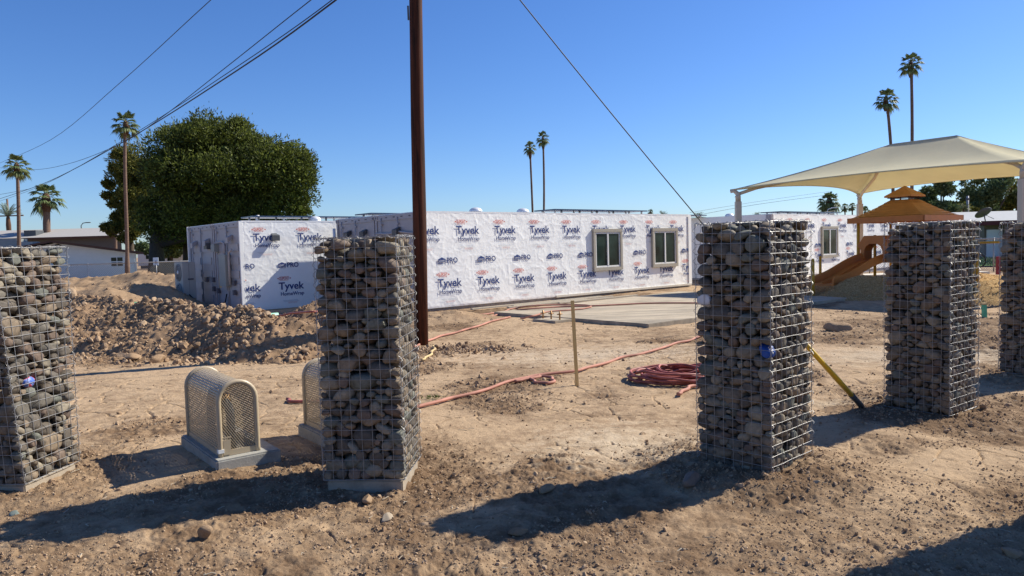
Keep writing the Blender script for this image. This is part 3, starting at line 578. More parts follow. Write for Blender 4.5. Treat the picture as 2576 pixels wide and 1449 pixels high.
for k, (u0, u1, n0, z) in enumerate(((12.3, 17.6, 16.0, .10), (13.6, 17.9, 15.75, .10), (13.2, 16.4, 15.5, .10), (15, 18.6, 15.3, .1))):
    o = MB().box(UN((u0+u1)/2, n0, .05), (u1-u0, .1, .045), (uu, nn, zz)).build('lumber_strip', M_lumw, None, .004)
    tag(o, ('pale board on the ground closest to the white wall', 'long pale board in the second row from the white wall', 'short pale board in the third row from the white wall', 'pale board nearest the slab')[k], 'board', 'pale boards lying along the foot of the white wall')
# ---------------------------------------------------------------- container buildings
def wrinkle(U_, Z_, s):
    w = fbm(U_, Z_, 1.6, 3, s); r1 = 1-np.abs(2*fbm(U_+0.25*fbm(U_, Z_, 2, 2, s+9), Z_, 2.3, 2, s+1)); r2 = 1-np.abs(2.2*fbm(U_*0.8, Z_*1.1, 5.5, 2, s+2))
    r3 = 1-np.abs(2.2*fbm(U_, Z_*.8, 12, 2, s+6))
    return np.clip(0.006*w+0.005+0.005*np.clip(r1, 0, 1)**5+0.0035*np.clip(r2, 0, 1)**4+0.0018*np.clip(r3, 0, 1)**3, 0, 0.021)
def wrap_wall(parent, u0, u1, n, z0, z1, holes, seed, amp=1., flip=False):
    nu = int((u1-u0)/0.022); nz = int((z1-z0)/0.022); U_, Z_ = np.meshgrid(np.linspace(u0, u1, nu), np.linspace(z0, z1, nz))
    edge = np.minimum.reduce([sst(0, .08, U_-u0), sst(0, .08, u1-U_), sst(0, .05, Z_-z0), sst(0, .05, z1-Z_)])
    D = wrinkle(U_, Z_, seed)*edge*amp
    for (a, b, c, d) in holes:
        dx = np.maximum(np.maximum(a-U_, U_-b), 0); dz = np.maximum(np.maximum(c-Z_, Z_-d), 0); D *= sst(0, .1, np.hypot(dx, dz))
    P_ = np.stack([U_*uu[0]+(n-D)*nn[0], U_*uu[1]+(n-D)*nn[1], Z_], -1).reshape(-1, 3)
    i = np.arange(nz-1)[:, None]; j = np.arange(nu-1)[None]; Fq = np.stack([i*nu+j, i*nu+j+1, (i+1)*nu+j+1, (i+1)*nu+j], -1).reshape(-1, 4)
    return link('wrap_wall', npmesh('wrap_wall', P_, Fq, M_wrap, True), parent)
_tc = {}
def textmesh(body, bold=0.):
    if (body, bold) in _tc: return _tc[(body, bold)]
    cu = bpy.data.curves.new('t', 'FONT'); cu.body = body; cu.size = 1; cu.offset = bold; cu.resolution_u = 3; o = bpy.data.objects.new('t', cu); C.objects.link(o)
    dg = bpy.context.evaluated_depsgraph_get(); dg.update(); me = bpy.data.meshes.new_from_object(o.evaluated_get(dg)); V = np.array([v.co[:2] for v in me.vertices]); Fc = [tuple(p.vertices) for p in me.polygons]
    bpy.data.objects.remove(o); bpy.data.meshes.remove(me); bpy.data.curves.remove(cu); V[:, 0] -= V[:, 0].min(); _tc[(body, bold)] = (V, Fc); return V, Fc
class Print:
    """flat print on a wall in (u,z)"""
    def __init__(s, n, off=0.03): s.n = n-off; s.m = {}
    def put(s, key, V2, Fc, dn=0.):
        s.m.setdefault(key, MB()).add([UN(u, s.n-dn, z) for u, z in V2], Fc)
    def text(s, key, body, u, z, w, cap, bold=0.012, dn=0.):
        V, Fc = textmesh(body, bold); hh = textmesh('H', bold)[0][:, 1].max(); sx = w/V[:, 0].max(); sz = cap/hh; s.put(key, [(u+x*sx, z+y*sz) for x, y in V], Fc, dn)
    def poly(s, key, pts, dn=0.): s.put(key, pts, [tuple(range(len(pts)))], dn)
    def build(s, parent, lo, hi):
        mats = dict(blue=M_blue, red=M_red, grey=M_grey, pink=M_pinkp, white=M_whitep); names = dict(blue='navy_lettering', red='red_lettering', grey='small_print', pink='faint_red_print', white='logo_lettering')
        for k, mb in s.m.items():
            o = mb.build(names[k], mats[k], parent); bm = bmesh.new(); bm.from_mesh(o.data)
            for pco, sg in ((lo, 1), (hi, -1)):
                bmesh.ops.bisect_plane(bm, geom=bm.verts[:]+bm.edges[:]+bm.faces[:], plane_co=UN(pco, 0), plane_no=uu*(-sg), clear_outer=True)
            bm.to_mesh(o.data); bm.free()
def tyvek(p, u, z, sc=1.):
    p.text('blue', 'Tyvek', u, z, .85*sc, .225, .02); p.text('blue', 'HomeWrap', u+.06, z-.195, .78*sc, .112, .014)
    p.text('red', 'DUPONT', u+.03, z+.305, .32*sc, .088, .012)
    c = u+.19*sc
    for sg in (-1, 1): p.poly('red', [(c+sg*.235*sc, z+.35), (c+sg*.185*sc, z+.325), (c+sg*.185*sc, z+.375)])
    for sg in (-1, 1): p.poly('red', [(c-.15*sc, z+.347+sg*.055), (c+.15*sc, z+.347+sg*.055), (c+.13*sc, z+.347+sg*.062), (c-.13*sc, z+.347+sg*.062)])
    for q, (a, b) in enumerate(((.12, .62), (.16, .66), (.28, .6))): p.poly('grey' if q < 2 else 'pink', [(u+a*sc, z-.36-.03*q), (u+b*sc, z-.36-.03*q), (u+b*sc, z-.352-.03*q), (u+a*sc, z-.352-.03*q)])
    p.text('pink', 'MADE IN THE USA', u+.30*sc, z-.455, .28*sc, .022, 0)
def prologo(p, u, z, sc=1.):
    p.text('blue', 'PRO', u+.30*sc, z, .38*sc, .15, .022)
    p.poly('blue', [(u, z+.02), (u+.26*sc, z+.02), (u+.26*sc, z+.115), (u+.22*sc, z+.125), (u+.13*sc, z+.165), (u+.04*sc, z+.125), (u, z+.115)])
    p.text('white', "LOWE'S", u+.02*sc, z+.038, .22*sc, .05, .004, .003); p.poly('blue', [(u, z-.02), (u+.15*sc, z-.02), (u+.15*sc, z), (u, z)])
    for q in range(3): p.poly('blue', [(u+(.17+.03*q)*sc, z-.02), (u+(.185+.03*q)*sc, z-.02), (u+(.19+.03*q)*sc, z), (u+(.175+.03*q)*sc, z)])
def window(parent, n, u0, u1, z0, z1, fw=.11, sc=1.):
    w = MB(); d0, d1 = n-.09, n+.02
    w.ub(u0, u1, d0, d1, z1-fw, z1); w.ub(u0, u1, d0, d1, z0, z0+fw); w.ub(u0, u0+fw, d0+.004, d1, z0+fw, z1-fw); w.ub(u1-fw, u1, d0+.004, d1, z0+fw, z1-fw)
    wo = w.build('window', M_trim, parent, .004); i0, i1, j0, j1 = u0+fw+.004, u1-fw-.004, z0+fw+.004, z1-fw-.004; s = MB(); t = .055; e0, e1 = n-.06, n+.01; mid = (i0+i1)/2
    s.ub(i0, i1, e0, e1, j1-t, j1); s.ub(i0, i1, e0, e1, j0, j0+t); s.ub(i0, i0+t, e0+.003, e1, j0+t, j1-t); s.ub(i1-t, i1, e0+.003, e1, j0+t, j1-t); s.ub(mid-t*.6, mid+t*.6, e0-.01, e1, j0+t, j1-t)
    s.build('sash', M_vinyl, wo, .003); MB().ub(i0+t, mid-t*.6, n-.038, n-.034, j0+t, j1-t).build('pane', M_glass, wo); MB().ub(mid+t*.6, i1-t, n-.046, n-.042, j0+t, j1-t).build('pane', M_glass, wo); return wo
def body(parent, u0, u1, n0, n1, z0, z1):
    b = MB(); e = .03; b.ub(u0+e, u1-e, n0+e, n1-e, z0, z1-.03); b.build('container_body', M_cont, parent)
    r = MB(); r.ub(u0, u1, n0-.01, n1, z1-.03, z1+.025); r.build('roof', M_white, parent)
def endface(parent, u, n0, n1, z0, z1, style=0):
    """container door end at plane u, spanning n0..n1 (two containers)"""
    fr = MB(); mid = (n0+n1)/2
    for a, b in ((n0, mid-.03), (mid+.03, n1)):
        for q in (a, b-.1): fr.ub(u-.05, u+.02, q, q+.1, z0, z1)
        fr.ub(u-.045, u+.02, a+.1, b-.1, z1-.16, z1); fr.ub(u-.045, u+.02, a+.1, b-.1, z0, z0+.14)
        for q in (a-.005, b-.155):
            for zq in (z0-.01, z1-.12): fr.ub(u-.075, u-.046, q, q+.16, zq, zq+.13)
    fr.build('corner_frame', M_cont, parent, .004)
    hs = MB()
    for a, b in ((n0, mid-.03), (mid+.03, n1)):
        for q in (a+.04, b-.08):
            for zq in (z0+.04, z1-.07): hs.lathe(UN(u-.077, q, zq), [(.035, 0), (.0, .001)], 10, (nn, zz, uu))
    hs.build('lifting_hole', M_contd, parent)
    for a, b in ((n0+.1, mid-.13), (mid+.13, n1-.1)):
        w = (b-a)/2
        for q in range(2):
            p = MB(); x0 = a+q*w+.012; x1 = x0+w-.024; p.ub(u-.02, u+.01, x0, x1, z0+.14, z1-.16)
            for k in range(5):
                zq = z0+.3+k*.42
                p.ub(u-.045, u-.02, x0+.12, x1-.12, zq, zq+.24)
            p.build('door_panel', M_cont, parent, .006)
        for q in (.93, 1.75):
            x = a+q*w; rd = MB(); rd.tube([UN(u-.065, x, z0+.06), UN(u-.065, x, z1-.08)], .014, 8)
            for zq in (z0+.2, (z0+z1)/2-.2, (z0+z1)/2+.5, z1-.3): rd.ub(u-.08, u-.045, x-.04, x+.04, zq, zq+.06)
            if q < 1: rd.ub(u-.095, u-.08, x-.22, x+.02, z0+1.0, z0+1.05)
            rd.build('locking_rod', M_cont, parent)
    v = MB()
    for a in (n0, mid+.03):
        for k in range(4): v.ub(u-.052, u-.0455, a+.45+k*.42, a+.55+k*.42, z1-.09, z1-.06)
    v.build('vent_slot', M_contd, parent)
def flood(parent, c, d, m=M_dgrey):
    l = MB(); s = Vector(d).normalized(); side = s.cross(zz).normalized(); c = Vector(c)
    l.add([c+side*a*.07+zz*b-s*.02 for a in (-1, 1) for b in (-.06, .06)]+[c+side*a*.12+zz*b+s*.16 for a in (-1, 1) for b in (-.19, -.02)], [(0, 1, 3, 2), (4, 6, 7, 5), (0, 2, 6, 4), (1, 5, 7, 3), (0, 4, 5, 1), (2, 3, 7, 6)])
    return l.build('hooded_lamp', m, parent)
def dome(c, label):
    t = thing('roof_vent', label, 'roof vent', c, 0, 'shiny domed roof vents'); MB().lathe((0, 0, 0), [(.19, -.02), (.19, .04), (.15, .05)], 24).build('collar', M_white, t)
    MB().lathe((0, 0, 0), [(.20, .045), (.20, .06), (.185, .1), (.13, .145), (.06, .165), (0, .17)], 24).build('dome', M_steel, t); return t
def panel(u0, u1, n, z, label, wdt=1.0, tilt=.02):
    t = thing('solar_panel', label, 'solar panel', UN((u0+u1)/2, n, 0), 0, 'low solar panels on the container roofs'); c = UN((u0+u1)/2, n, 0)
    MB().box(UN((u0+u1)/2, n, z)-c, (u1-u0, wdt, .04), (uu, nn, zz)).build('panel', M_solar, t)
    r = MB()
    for k in range(int((u1-u0)/.9)+1):
        for s in (-.3, .3): r.box(UN(u0+.2+k*.9, n+s*wdt, z-.06)-c, (.05, .05, .12), (uu, nn, zz))
    r.build('mounting_feet', M_white, t); return t
# --- main block
mu0, mu1, mn0, mn1, mz0, mz1 = 11.34, 23.82, 16.89, 21.77, -.12, 2.78
mt = thing('container_building', 'long white wrapped container building with two sliding windows', 'container building', UN(mu0, mn0), 0, 'converted shipping container buildings')
mt.location = (0, 0, 0); body(mt, mu0, mu1, mn0, mn1, mz0, mz1)
W1 = (18.21, 19.70, .84, 2.27); W2 = (21.38, 22.91, .84, 2.28)
wrap_wall(mt, mu0, mu1, mn0, .08, mz1+.02, [W1, W2], 3); window(mt, mn0, *W1[:2], *W1[2:]); window(mt, mn0, *W2[:2], *W2[2:])
sk = MB(); sk.ub(mu0, mu1, mn0+.03, mn0+.08, -.2, .09); sk.build('skirting', M_skirt, mt); MB().ub(16.43, mu1-.02, mn0-.05, mn0-.001, .06, .135).build('ledger_strip', M_ledger, mt, .006)
cs = MB().ub(mu1-.18, mu1+.01, mn0-.035, mn0-.028, .1, mz1-.005); cs.build('wrap_seam', M_wrap, mt)
p = Print(mn0, .026)
for k in range(-1, 9):
    tyvek(p, 12.5+1.43*k, 2.16); tyvek(p, 11.80+1.43*k, .665); prologo(p, 11.84+1.42*k, 1.34)
p.build(mt, mu0+.02, mu1-.01)
# right end wrap in shade not visible ; left end face
endface(mt, mu0, mn0+.02, mn1, mz0, mz1)
for n_ in (18.0, 19.9, 20.9): flood(mt, UN(mu0-.05, n_, 2.35), -uu)
cd = MB(); cd.tube([UN(mu0-.09, 17.2, 2.2), UN(mu0-.1, 17.9, 2.27), UN(mu0-.1, 18.5, 2.22), UN(mu0-.1, 19.2, 2.25)], .03, 8); cd.build('conduit', M_cont, mt)
fl = MB(); fl.tube([UN(mu0-.15, mn1-.02, z) for z in (0, .9, 1.8, 2.5)], .05, 8); fl.build('downpipe', M_white, mt)
for c, lb in ((UN(13.58, 17.3, 2.79), 'domed vent on the long roof, first right of the utility pole'), (UN(15.48, 17.3, 2.79), 'domed vent on the long roof below the pair of thin palms')): dome(c, lb)
panel(16.8, 21.6, 17.7, 2.93, 'long flat solar panel above the two windows'); panel(11.5, 16.2, 20.4, 2.90, 'solar panel row on the roof behind the utility pole'); 
# --- left block
lu0, lu1, ln0, ln1, lz0, lz1 = 8.35, 18.2, 22.2, 27.1, -.13, 2.75
lt = thing('container_building', 'container building on the left with grey door end and half shaded white wall', 'container building', (0, 0, 0), 0, 'converted shipping container buildings')
body(lt, lu0, lu1, ln0, ln1, lz0, lz1); wrap_wall(lt, lu0-.02, lu1, ln0, -.0, lz1+.02, [], 23)
MB().ub(lu0, lu1, ln0+.03, ln0+.08, -.25, 0.0).build('skirting', M_skirt, lt)
p = Print(ln0, .026)
for k in range(0, 2): tyvek(p, 8.67+1.45*k, 2.15)
for k in range(0, 3): tyvek(p, 7.99+1.43*k, .60); prologo(p, 8.0+1.43*k, 1.30)
p.build(lt, lu0+.02, 11.9)
endface(lt, lu0, ln0+.05, ln1, lz0, lz1)
ws = MB(); ws.ub(lu0-.09, lu0+.02, ln0-.015, ln0+.05, 0, lz1); ws.build('wrap_seam', M_wrap, lt); ws2 = MB(); ws2.ub(lu0-.1, lu0+.3, ln1, ln1+.06, 0, lz1+.02); ws2.build('wrap_seam', M_wrap, lt)
for n_, z in ((26.4, 2.2), (25.1, 2.25), (23.0, 2.3)): flood(lt, UN(lu0-.05, n_, z), -uu, M_cont)
fl_ = flood(lt, UN(9.35, ln0-.01, 2.33), -nn)
bx = MB(); bx.ub(lu0-.22, lu0-.05, 23.15, 23.75, .75, 1.75); bx.build('electrical_box', M_grbox, lt, .008); MB().ub(lu0-.2, lu0-.05, 24.15, 24.45, 1.85, 2.1).build('junction_box', M_grbox, lt, .006); MB().ub(lu0-.17, lu0-.05, 24.95, 25.25, 1.95, 2.15).build('camera_box', M_dgrey, lt, .006)
cd = MB(); cd.tube([UN(lu0-.13, 24.2, 2.14), UN(lu0-.13, 23.6, 2.16), UN(lu0-.13, 23.42, 2.1), UN(lu0-.13, 23.4, 1.76)], .032, 8); cd.tube([UN(lu0-.16, 22.7, 1.9), UN(lu0-.16, 22.95, 1.82), UN(lu0-.16, 22.98, 1.6), UN(lu0-.16, 22.98, .8)], .035, 8); cd.build('conduit', M_cont, lt)
MB().ub(lu0-.055, lu0-.0465, 24.05, 24.25, .68, 1.02).build('sticker', M_sticker, lt)
b = MB()
for n_, z in ((25.3, .85), (24.6, .85), (24.6, .55), (24.2, .5), (22.75, .78), (22.75, .48)): b.ub(lu0-.13, lu0-.04, n_, n_+.14, z, z+.16)
b.build('latch_block', M_contd, lt)
vp = MB(); vp.tube([UN(9.3, 23.3, 2.75), UN(9.3, 23.3, 3.0)], .055, 10); o = vp.build('vent_pipe', M_white); tag(o, 'short white vent pipe at the left end of the left roof', 'vent pipe')
dome(UN(11.0, 22.7, 2.78), 'domed vent on the left container roof'); panel(8.9, 14.5, 23.2, 2.93, 'solar panel row on the left container roof')
# air conditioner
ac = thing('air_conditioner', 'two fan outdoor air conditioning unit standing by the container door end', 'air conditioner', UN(7.65, 25.6, 0), 0)
lc = UN(7.65, 25.6, 0)
def L_(mb, *a): return mb.box(UN((a[0]+a[1])/2, (a[2]+a[3])/2, (a[4]+a[5])/2)-lc, (a[1]-a[0], a[3]-a[2], a[5]-a[4]), (uu, nn, zz))
L_(MB(), 7.45, 7.85, 25.17, 26.05, .2, 1.54).build('cabinet', M_ac, ac, .012)
for zc in (.55, 1.2):
    g = MB(); 
    for r_ in (.07, .13, .19, .25, .285): g.lathe(UN(7.435, 25.6, zc)-lc, [(r_-.006, 0), (r_+.006, 0), (r_+.006, -.012), (r_-.006, -.012)], 28, (nn, zz, uu))
    for k in range(12): a = k*math.pi/6; g.tube([UN(7.43, 25.6+.05*math.cos(a), zc+.05*math.sin(a))-lc, UN(7.43, 25.6+.285*math.cos(a), zc+.285*math.sin(a))-lc], .004, 4)
    g.build('fan_grille', M_ac, ac); MB().lathe(UN(7.446, 25.6, zc)-lc, [(.0, 0), (.29, 0)], 28, (nn, zz, uu)).build('fan_opening', M_contd, ac); MB().lathe(UN(7.44, 25.6, zc)-lc, [(0, -.03), (.06, -.03), (.07, 0)], 16, (nn, zz, uu)).build('fan_hub', M_white, ac)
L_(L_(MB(), 7.45, 7.85, 25.25, 25.35, .03, .2), 7.45, 7.85, 25.85, 25.95, .03, .2).build('foot', M_dgrey, ac); L_(MB(), 7.6, 7.78, 25.155, 25.168, .95, 1.0).build('panel_handle', M_contd, ac); L_(MB(), 7.64, 7.645, 25.16, 25.168, .25, 1.5).build('panel_seam', M_contd, ac)
cb_ = MB(); 
for k in range(3): cb_.tube([UN(7.7-.05*k, 25.1, .35+.06*k), UN(7.75, 24.8, .18), UN(7.8, 24.3, .08+.02*k), UN(8.0, 23.7, .1), UN(8.2, 23.5, .25), UN(8.24, 23.45, .5)], .022, 6)
o = cb_.build('cable_bundle', M_black); tag(o, 'black cables sagging from the air conditioner to the container doors', 'cable')
# --- right block
ru0, ru1, rn0, rn1, rz0, rz1 = 27.75, 39.95, 15.65, 20.4, .02, 2.78
rt_ = thing('container_building', 'white wrapped container building behind the playground with one window', 'container building', (0, 0, 0), 0, 'converted shipping container buildings')
body(rt_, ru0, ru1, rn0, rn1, rz0, rz1); WR = (31.87, 33.41, .87, 2.27); wrap_wall(rt_, ru0, ru1, rn0, .15, rz1+.02, [WR], 43); window(rt_, rn0, *WR[:2], *WR[2:], .1)
MB().ub(ru0, ru1, rn0+.03, rn0+.08, -.1, .16).build('skirting', M_skirt, rt_)
p = Print(rn0, .026)
for k in range(-4, 6): tyvek(p, 33.5+1.53*k, 2.21, 1.02); tyvek(p, 32.81+1.53*k, .88, 1.02); prologo(p, 32.83+1.53*k, 1.36, 1.02)
p.build(rt_, ru0+.02, ru1-.02)
M_shade_wrap = M_wrap
we = MB(); we.ub(ru0-.03, ru0-.004, rn0+.02, rn1, .1, rz1+.01); we.build('end_wrap', M_wrap, rt_); MB().ub(ru0-.09, ru0-.031, rn0+.05, rn0+.25, .1, rz1).build('corner_post', M_cont, rt_)
for c, lb in ((UN(28.6, 18.2, 2.79), 'domed vent at the left of the far container roof'),): dome(c, lb)
panel(29.3, 34.8, 16.6, 2.93, 'solar panel row on the far container roof behind the canopy post'); panel(26.6, 27.9, 19.4, 2.9, 'short solar panel at the far left of the far container roof')
# ---------------------------------------------------------------- utility pole, guy, cables
pt = G(1060, 868); up_ = thing('utility_pole', 'tall dark brown wooden utility pole behind the second pillar', 'utility pole', (pt[0], pt[1], 0), 0)
pp = MB(); hs_ = [(-.3, .128), (2, .124), (4, .119), (6, .115), (8, .111), (9.6, .108)]; pp.tube([(0.019*z+0.008*math.sin(z), 0.01*math.cos(z*1.3), z) for z, r in hs_], [r for z, r in hs_], 20); pp.build('wooden_shaft', M_pole, up_)
ca = MB(); ca.box((0, -.05, 9.1), (2.2, .1, .12)); ca.build('crossarm', M_pole, up_, .005); MB().box((-.022, -.03, 5.95), (.03, .02, .25)).build('step_bracket', M_dgrey, up_)
def smoothpts(P_, n=10):
    out = []; P_ = [P_[0]]+list(P_)+[P_[-1]]
    for i in range(1, len(P_)-2):
        a, b, c, d = P_[i-1], P_[i], P_[i+1], P_[i+2]
        for k in range(n):
            t = k/n; out.append(0.5*((2*b)+(c-a)*t+(2*a-5*b+4*c-d)*t*t+(3*b-a-3*c+d)*t*t*t))
    out.append(P_[-2]); return out
def cable(label, pts, r=.012, sag=0., name='overhead_cable', group='cables running to the utility pole'):
    out = []
    if len(pts) > 2: pts = smoothpts(pts, 6)
    for a, b in zip(pts[:-1], pts[1:]):
        for k in range(8):
            t = k/8; out.append(a.lerp(b, t)-zz*(4*sag*t*(1-t)))
    out.append(pts[-1]); o = MB().tube(out, r, 5, False).build(name, M_cable); tag(o, label, 'cable', group); return o
ptop = Vector((pt[0], pt[1], 0))
cable('steel guy cable slanting down to the right behind the nearest pillar', [ptop+Vector((.1, 0, 8.6)), Vector((5.45, 14.3, 0.05))], .011, .12, 'guy_cable')
def img_cable(label, P_, r): return cable(label, [at(x, y, Y) for x, y, Y in P_], r)
img_cable('single thin cable, highest of the overhead cables at the left', [(760, -200, 14), (530, 0, 19), (300, 210, 28), (129, 351, 40), (0, 410, 58)], .011)
img_cable('thick cable running down to the left edge past the thick palm', [(1030, -150, 13.3), (845, 0, 16), (600, 175, 21), (317, 353, 33), (121, 457, 50), (0, 500, 70)], .02)
img_cable('cable just above the thick one, joining it at the tall palm trunk', [(1030, -170, 13.4), (835, 0, 16), (590, 172, 21), (317, 349, 33), (118, 461, 50), (0, 506, 70)], .012)
img_cable('slack cable parting from the others and sagging towards the left palm', [(1030, -190, 13.5), (782, 0, 17), (560, 176, 21.5), (400, 300, 27), (298, 364, 33), (169, 413, 42), (75, 427, 55), (-20, 420, 75)], .012)
img_cable('low cable crossing below the left palm crown', [(76, 475, 55), (0, 489, 65), (-60, 495, 75)], .014)
img_cable('faint distant cable in the sky above the far container roof', [(1735, 545, 90), (1900, 515, 95), (2085, 490, 100)], .02); img_cable('fainter distant cable just above the first one over the far roof', [(1735, 535, 90), (1900, 508, 95), (2090, 481, 100)], .015)
img_cable('short cable rising to the shaggy palm behind the far roof', [(1990, 548, 50), (2060, 536, 52), (2100, 531, 53)], .03)
# ---------------------------------------------------------------- stake, hoses, tools
s0 = G(1452, 970); st_ = MB(); tp = at(1440, 756, s0[1]+.12); st_.box((0, 0, 0), (.042, .02, 1.0)); stk = st_.build('survey_stake', M_lumber, None, .002)
stk.scale = (1, 1, (tp-s0).length+.05); d_ = (tp-s0).normalized(); stk.location = (s0+tp)/2-zz*.025; stk.rotation_euler = d_.to_track_quat('Z', 'Y').to_euler(); tag(stk, 'thin upright wooden stake between the two middle pillars', 'wooden stake')
def hose(label, px, r, m=M_hose, z=None, name='hose', group='red hoses lying across the site'):
    P_ = [G(q[0], q[1], (q[2] if len(q) > 2 else 0)) for q in px]; pts = smoothpts(P_)
    rr = random.Random(len(label)); out = []
    for i, p in enumerate(pts):
        h = float(smoothz(p[0], p[1]))+r+.008 if p[2] < .02 else p[2]+r
        out.append(Vector((p[0]+.02*math.sin(i*.6), p[1]+.02*math.sin(i*.43+1), h)))
    o = MB().tube(out, r, 8).build(name, m); tag(o, label, 'hose', group); return o
hose('thick dusty hose crossing the middle foreground from pillar to pillar', [(1000, 1050), (1068, 1024), (1170, 1000), (1290, 964), (1350, 950), (1420, 942), (1480, 931), (1560, 905), (1620, 893), (1700, 868), (1745, 856), (1800, 835)], .021)
hose('small loop of hose lying beside the wooden stake', [(1295, 965), (1335, 957), (1375, 952), (1393, 962), (1380, 969), (1350, 967), (1338, 958), (1360, 949)], .019)
hose('hose leading from the pole foot up to the slab corner', [(1040, 878), (1075, 861), (1120, 846), (1180, 831), (1240, 812), (1285, 801)], .022)
hose('hose running along the slab edge then over the slab to the right', [(1072, 802), (1140, 797), (1200, 795), (1260, 788, .0), (1330, 779, .09), (1420, 773, .09), (1500, 771, .09), (1620, 765, .09), (1745, 764, .09), (1830, 762, .09)], .022)
hose('hose doubling back in a narrow loop at the far end of the slab', [(1072, 806), (1150, 806), (1230, 800), (1290, 778), (1340, 771, .09), (1420, 768, .09), (1480, 770, .09), (1478, 776, .09), (1440, 781, .09), (1380, 786, .09), (1340, 797, .1), (1310, 804)], .02)
hose('end of a dark red hose left of the half hidden enclosure', [(720, 1005), (740, 1010), (800, 1012), (860, 1008)], .02, M_hosed)
hose('red hose draped over the clod heap beside the container', [(672, 800, .1), (700, 797, .3), (740, 790, .42), (790, 787, .55), (830, 788, .4)], .022, M_hosed)
hose('pale tan pipe bend sticking out at the pole foot', [(1060, 908), (1078, 898), (1090, 885), (1092, 874)], .02, M_ptan, name='pipe_end')
# coil
cc = G(1705, 957); cx, cy = cc[0], cc[1]
rr = random.Random(3); pts = []
for k in range(15):
    rad = rr.uniform(.24, .47); ox, oy = rr.uniform(-.14, .14), rr.uniform(-.08, .08); tl = rr.uniform(-.06, .06); t2 = rr.uniform(-.05, .05); hgt = .015+.0065*k
    for i in range(24): a = 2*math.pi*i/24; pts.append(Vector((cx+ox+rad*1.25*math.cos(a), cy+oy+rad*1.0*math.sin(a), hgt+abs(tl*math.cos(a)+t2*math.sin(a))+.012*math.sin(5*a+k))))
o = MB().tube(smoothpts(pts[::2], 4), .016, 7).build('hose_coil', M_hosed); tag(o, 'large tangled coil of dark red hose half behind the nearest pillar', 'hose')
hose('cut hose end with metal fitting poking out below the coil', [(1706, 1001), (1722, 989), (1745, 978), (1790, 965)], .022, M_hose)
# yellow tool
ta = G(2175, 1030, .0); tb = at(2030, 870, 6.0); yt = thing('digging_tool', 'yellow handled digging tool with steel blade leaning behind the nearest pillar', 'garden tool', ta, 0); dd = tb-ta
hb = MB(); q = dd.normalized(); sd = q.cross(Vector((0, 1, 0))).normalized(); hb.tube([dd*.24, dd*.5, dd*.75, dd*1.05], [.024, .026, .022, .02], 10); hb.build('handle', M_yellow, yt)
bl = MB(); bl.tube([-dd*.02, dd*.08, dd*.2, dd*.27], [.012, .03, .027, .03], 8); bl.build('blade', M_dgrey, yt)
# pipes
def pipe(label, a, b, r, m, hollow=True, cat='pipe'):
    mb = MB(); d = (b-a).normalized(); ex = d.orthogonal().normalized(); ey = d.cross(ex); L = (b-a).length; mb.lathe(a, [(r*.85, .02), (r*.85, 0), (r, 0), (r, L), (r*.85, L), (r*.85, L-.08), (0, L-.08)], 18, (ex, ey, d)); o = mb.build('drain_pipe', m); tag(o, label, cat); return o
pipe('short green drain pipe lying at the foot of the left white wall', G(700, 797, .1), G(657, 800, .1), .11, M_greenl)
pipe('small green pipe stub sticking out of the heap', at(338, 772, 15.4), at(338, 760, 15.4), .055, M_green)
gp = G(2477, 803); mk = thing('utility_marker', 'green square marker post with pale cap at the right', 'marker post', gp, 0); MB().tube([(0, 0, -.05), (-.015, 0, .3)], .05, 4, True, False).build('post', M_green, mk); MB().tube([(-.015, 0, .3), (-.017, 0, .335)], .055, 4, True, False).build('cap', M_ptan, mk)
# ---------------------------------------------------------------- canopy
P1 = Vector((7.69, 24.6, 0)); P2 = Vector((13.8, 28.8, 0)); P3 = Vector((12.52, 17.8, 0)); P4 = P2+P3-P1
P3v = P3.copy(); ez_ = 3.45; rz_ = 4.77; cen = (P1+P4)/2; ra = (P3-P1).normalized(); RA = cen-ra*1.0+zz*rz_; RB = cen+ra*1.0+zz*rz_
cn = thing('shade_canopy', 'large cream fabric shade canopy over the playground', 'shade canopy', (0, 0, 0))
def corner(p): return p+(p-cen).normalized()*.25+zz*ez_
E1, E2, E3, E4 = corner(P1), corner(P2), corner(P3), corner(P4)
def sail(a, b, ta, tb, name):
    """panel between eave corners a,b and ridge points ta,tb with catenary eave"""
    nu, nv = 22, 12; V = []; Fq = []
    mid = (a+b)/2; inw = ((ta+tb)/2-mid); inh = Vector((inw[0], inw[1], 0)).normalized()
    for j in range(nv+1):
        t = j/nv
        for i in range(nu+1):
            s = i/nu; e = a.lerp(b, s)+inh*(0.75*4*s*(1-s))+zz*(0.17*4*s*(1-s)); r = ta.lerp(tb, s); q = e.lerp(r, t)-zz*(0.22*4*t*(1-t)*(0.3+0.7*4*s*(1-s))); V.append(q)
    for j in range(nv):
        for i in range(nu): k = j*(nu+1)+i; Fq.append((k, k+1, k+nu+2, k+nu+1))
    return V, Fq
fab = MB()
for a, b, c, d in ((E1, E3, RA, RB), (E3, E4, RB, RB), (E4, E2, RB, RA), (E2, E1, RA, RA)): fab.add(*sail(a, b, c, d, ''), True)
fo_ = fab.build('fabric', M_canopy, cn); bm = bmesh.new(); bm.from_mesh(fo_.data); bmesh.ops.remove_doubles(bm, verts=bm.verts, dist=.01); bm.to_mesh(fo_.data); bm.free(); sm_ = fo_.modifiers.new('s', 'SOLIDIFY'); sm_.thickness = .012
em = MB()
for a, b, c, d in ((E1, E3, RA, RB), (E3, E4, RB, RB), (E4, E2, RB, RA), (E2, E1, RA, RA)): em.tube(sail(a, b, c, d, '')[0][:23], .022, 6)
em.build('edge_hem', M_canopy, cn)
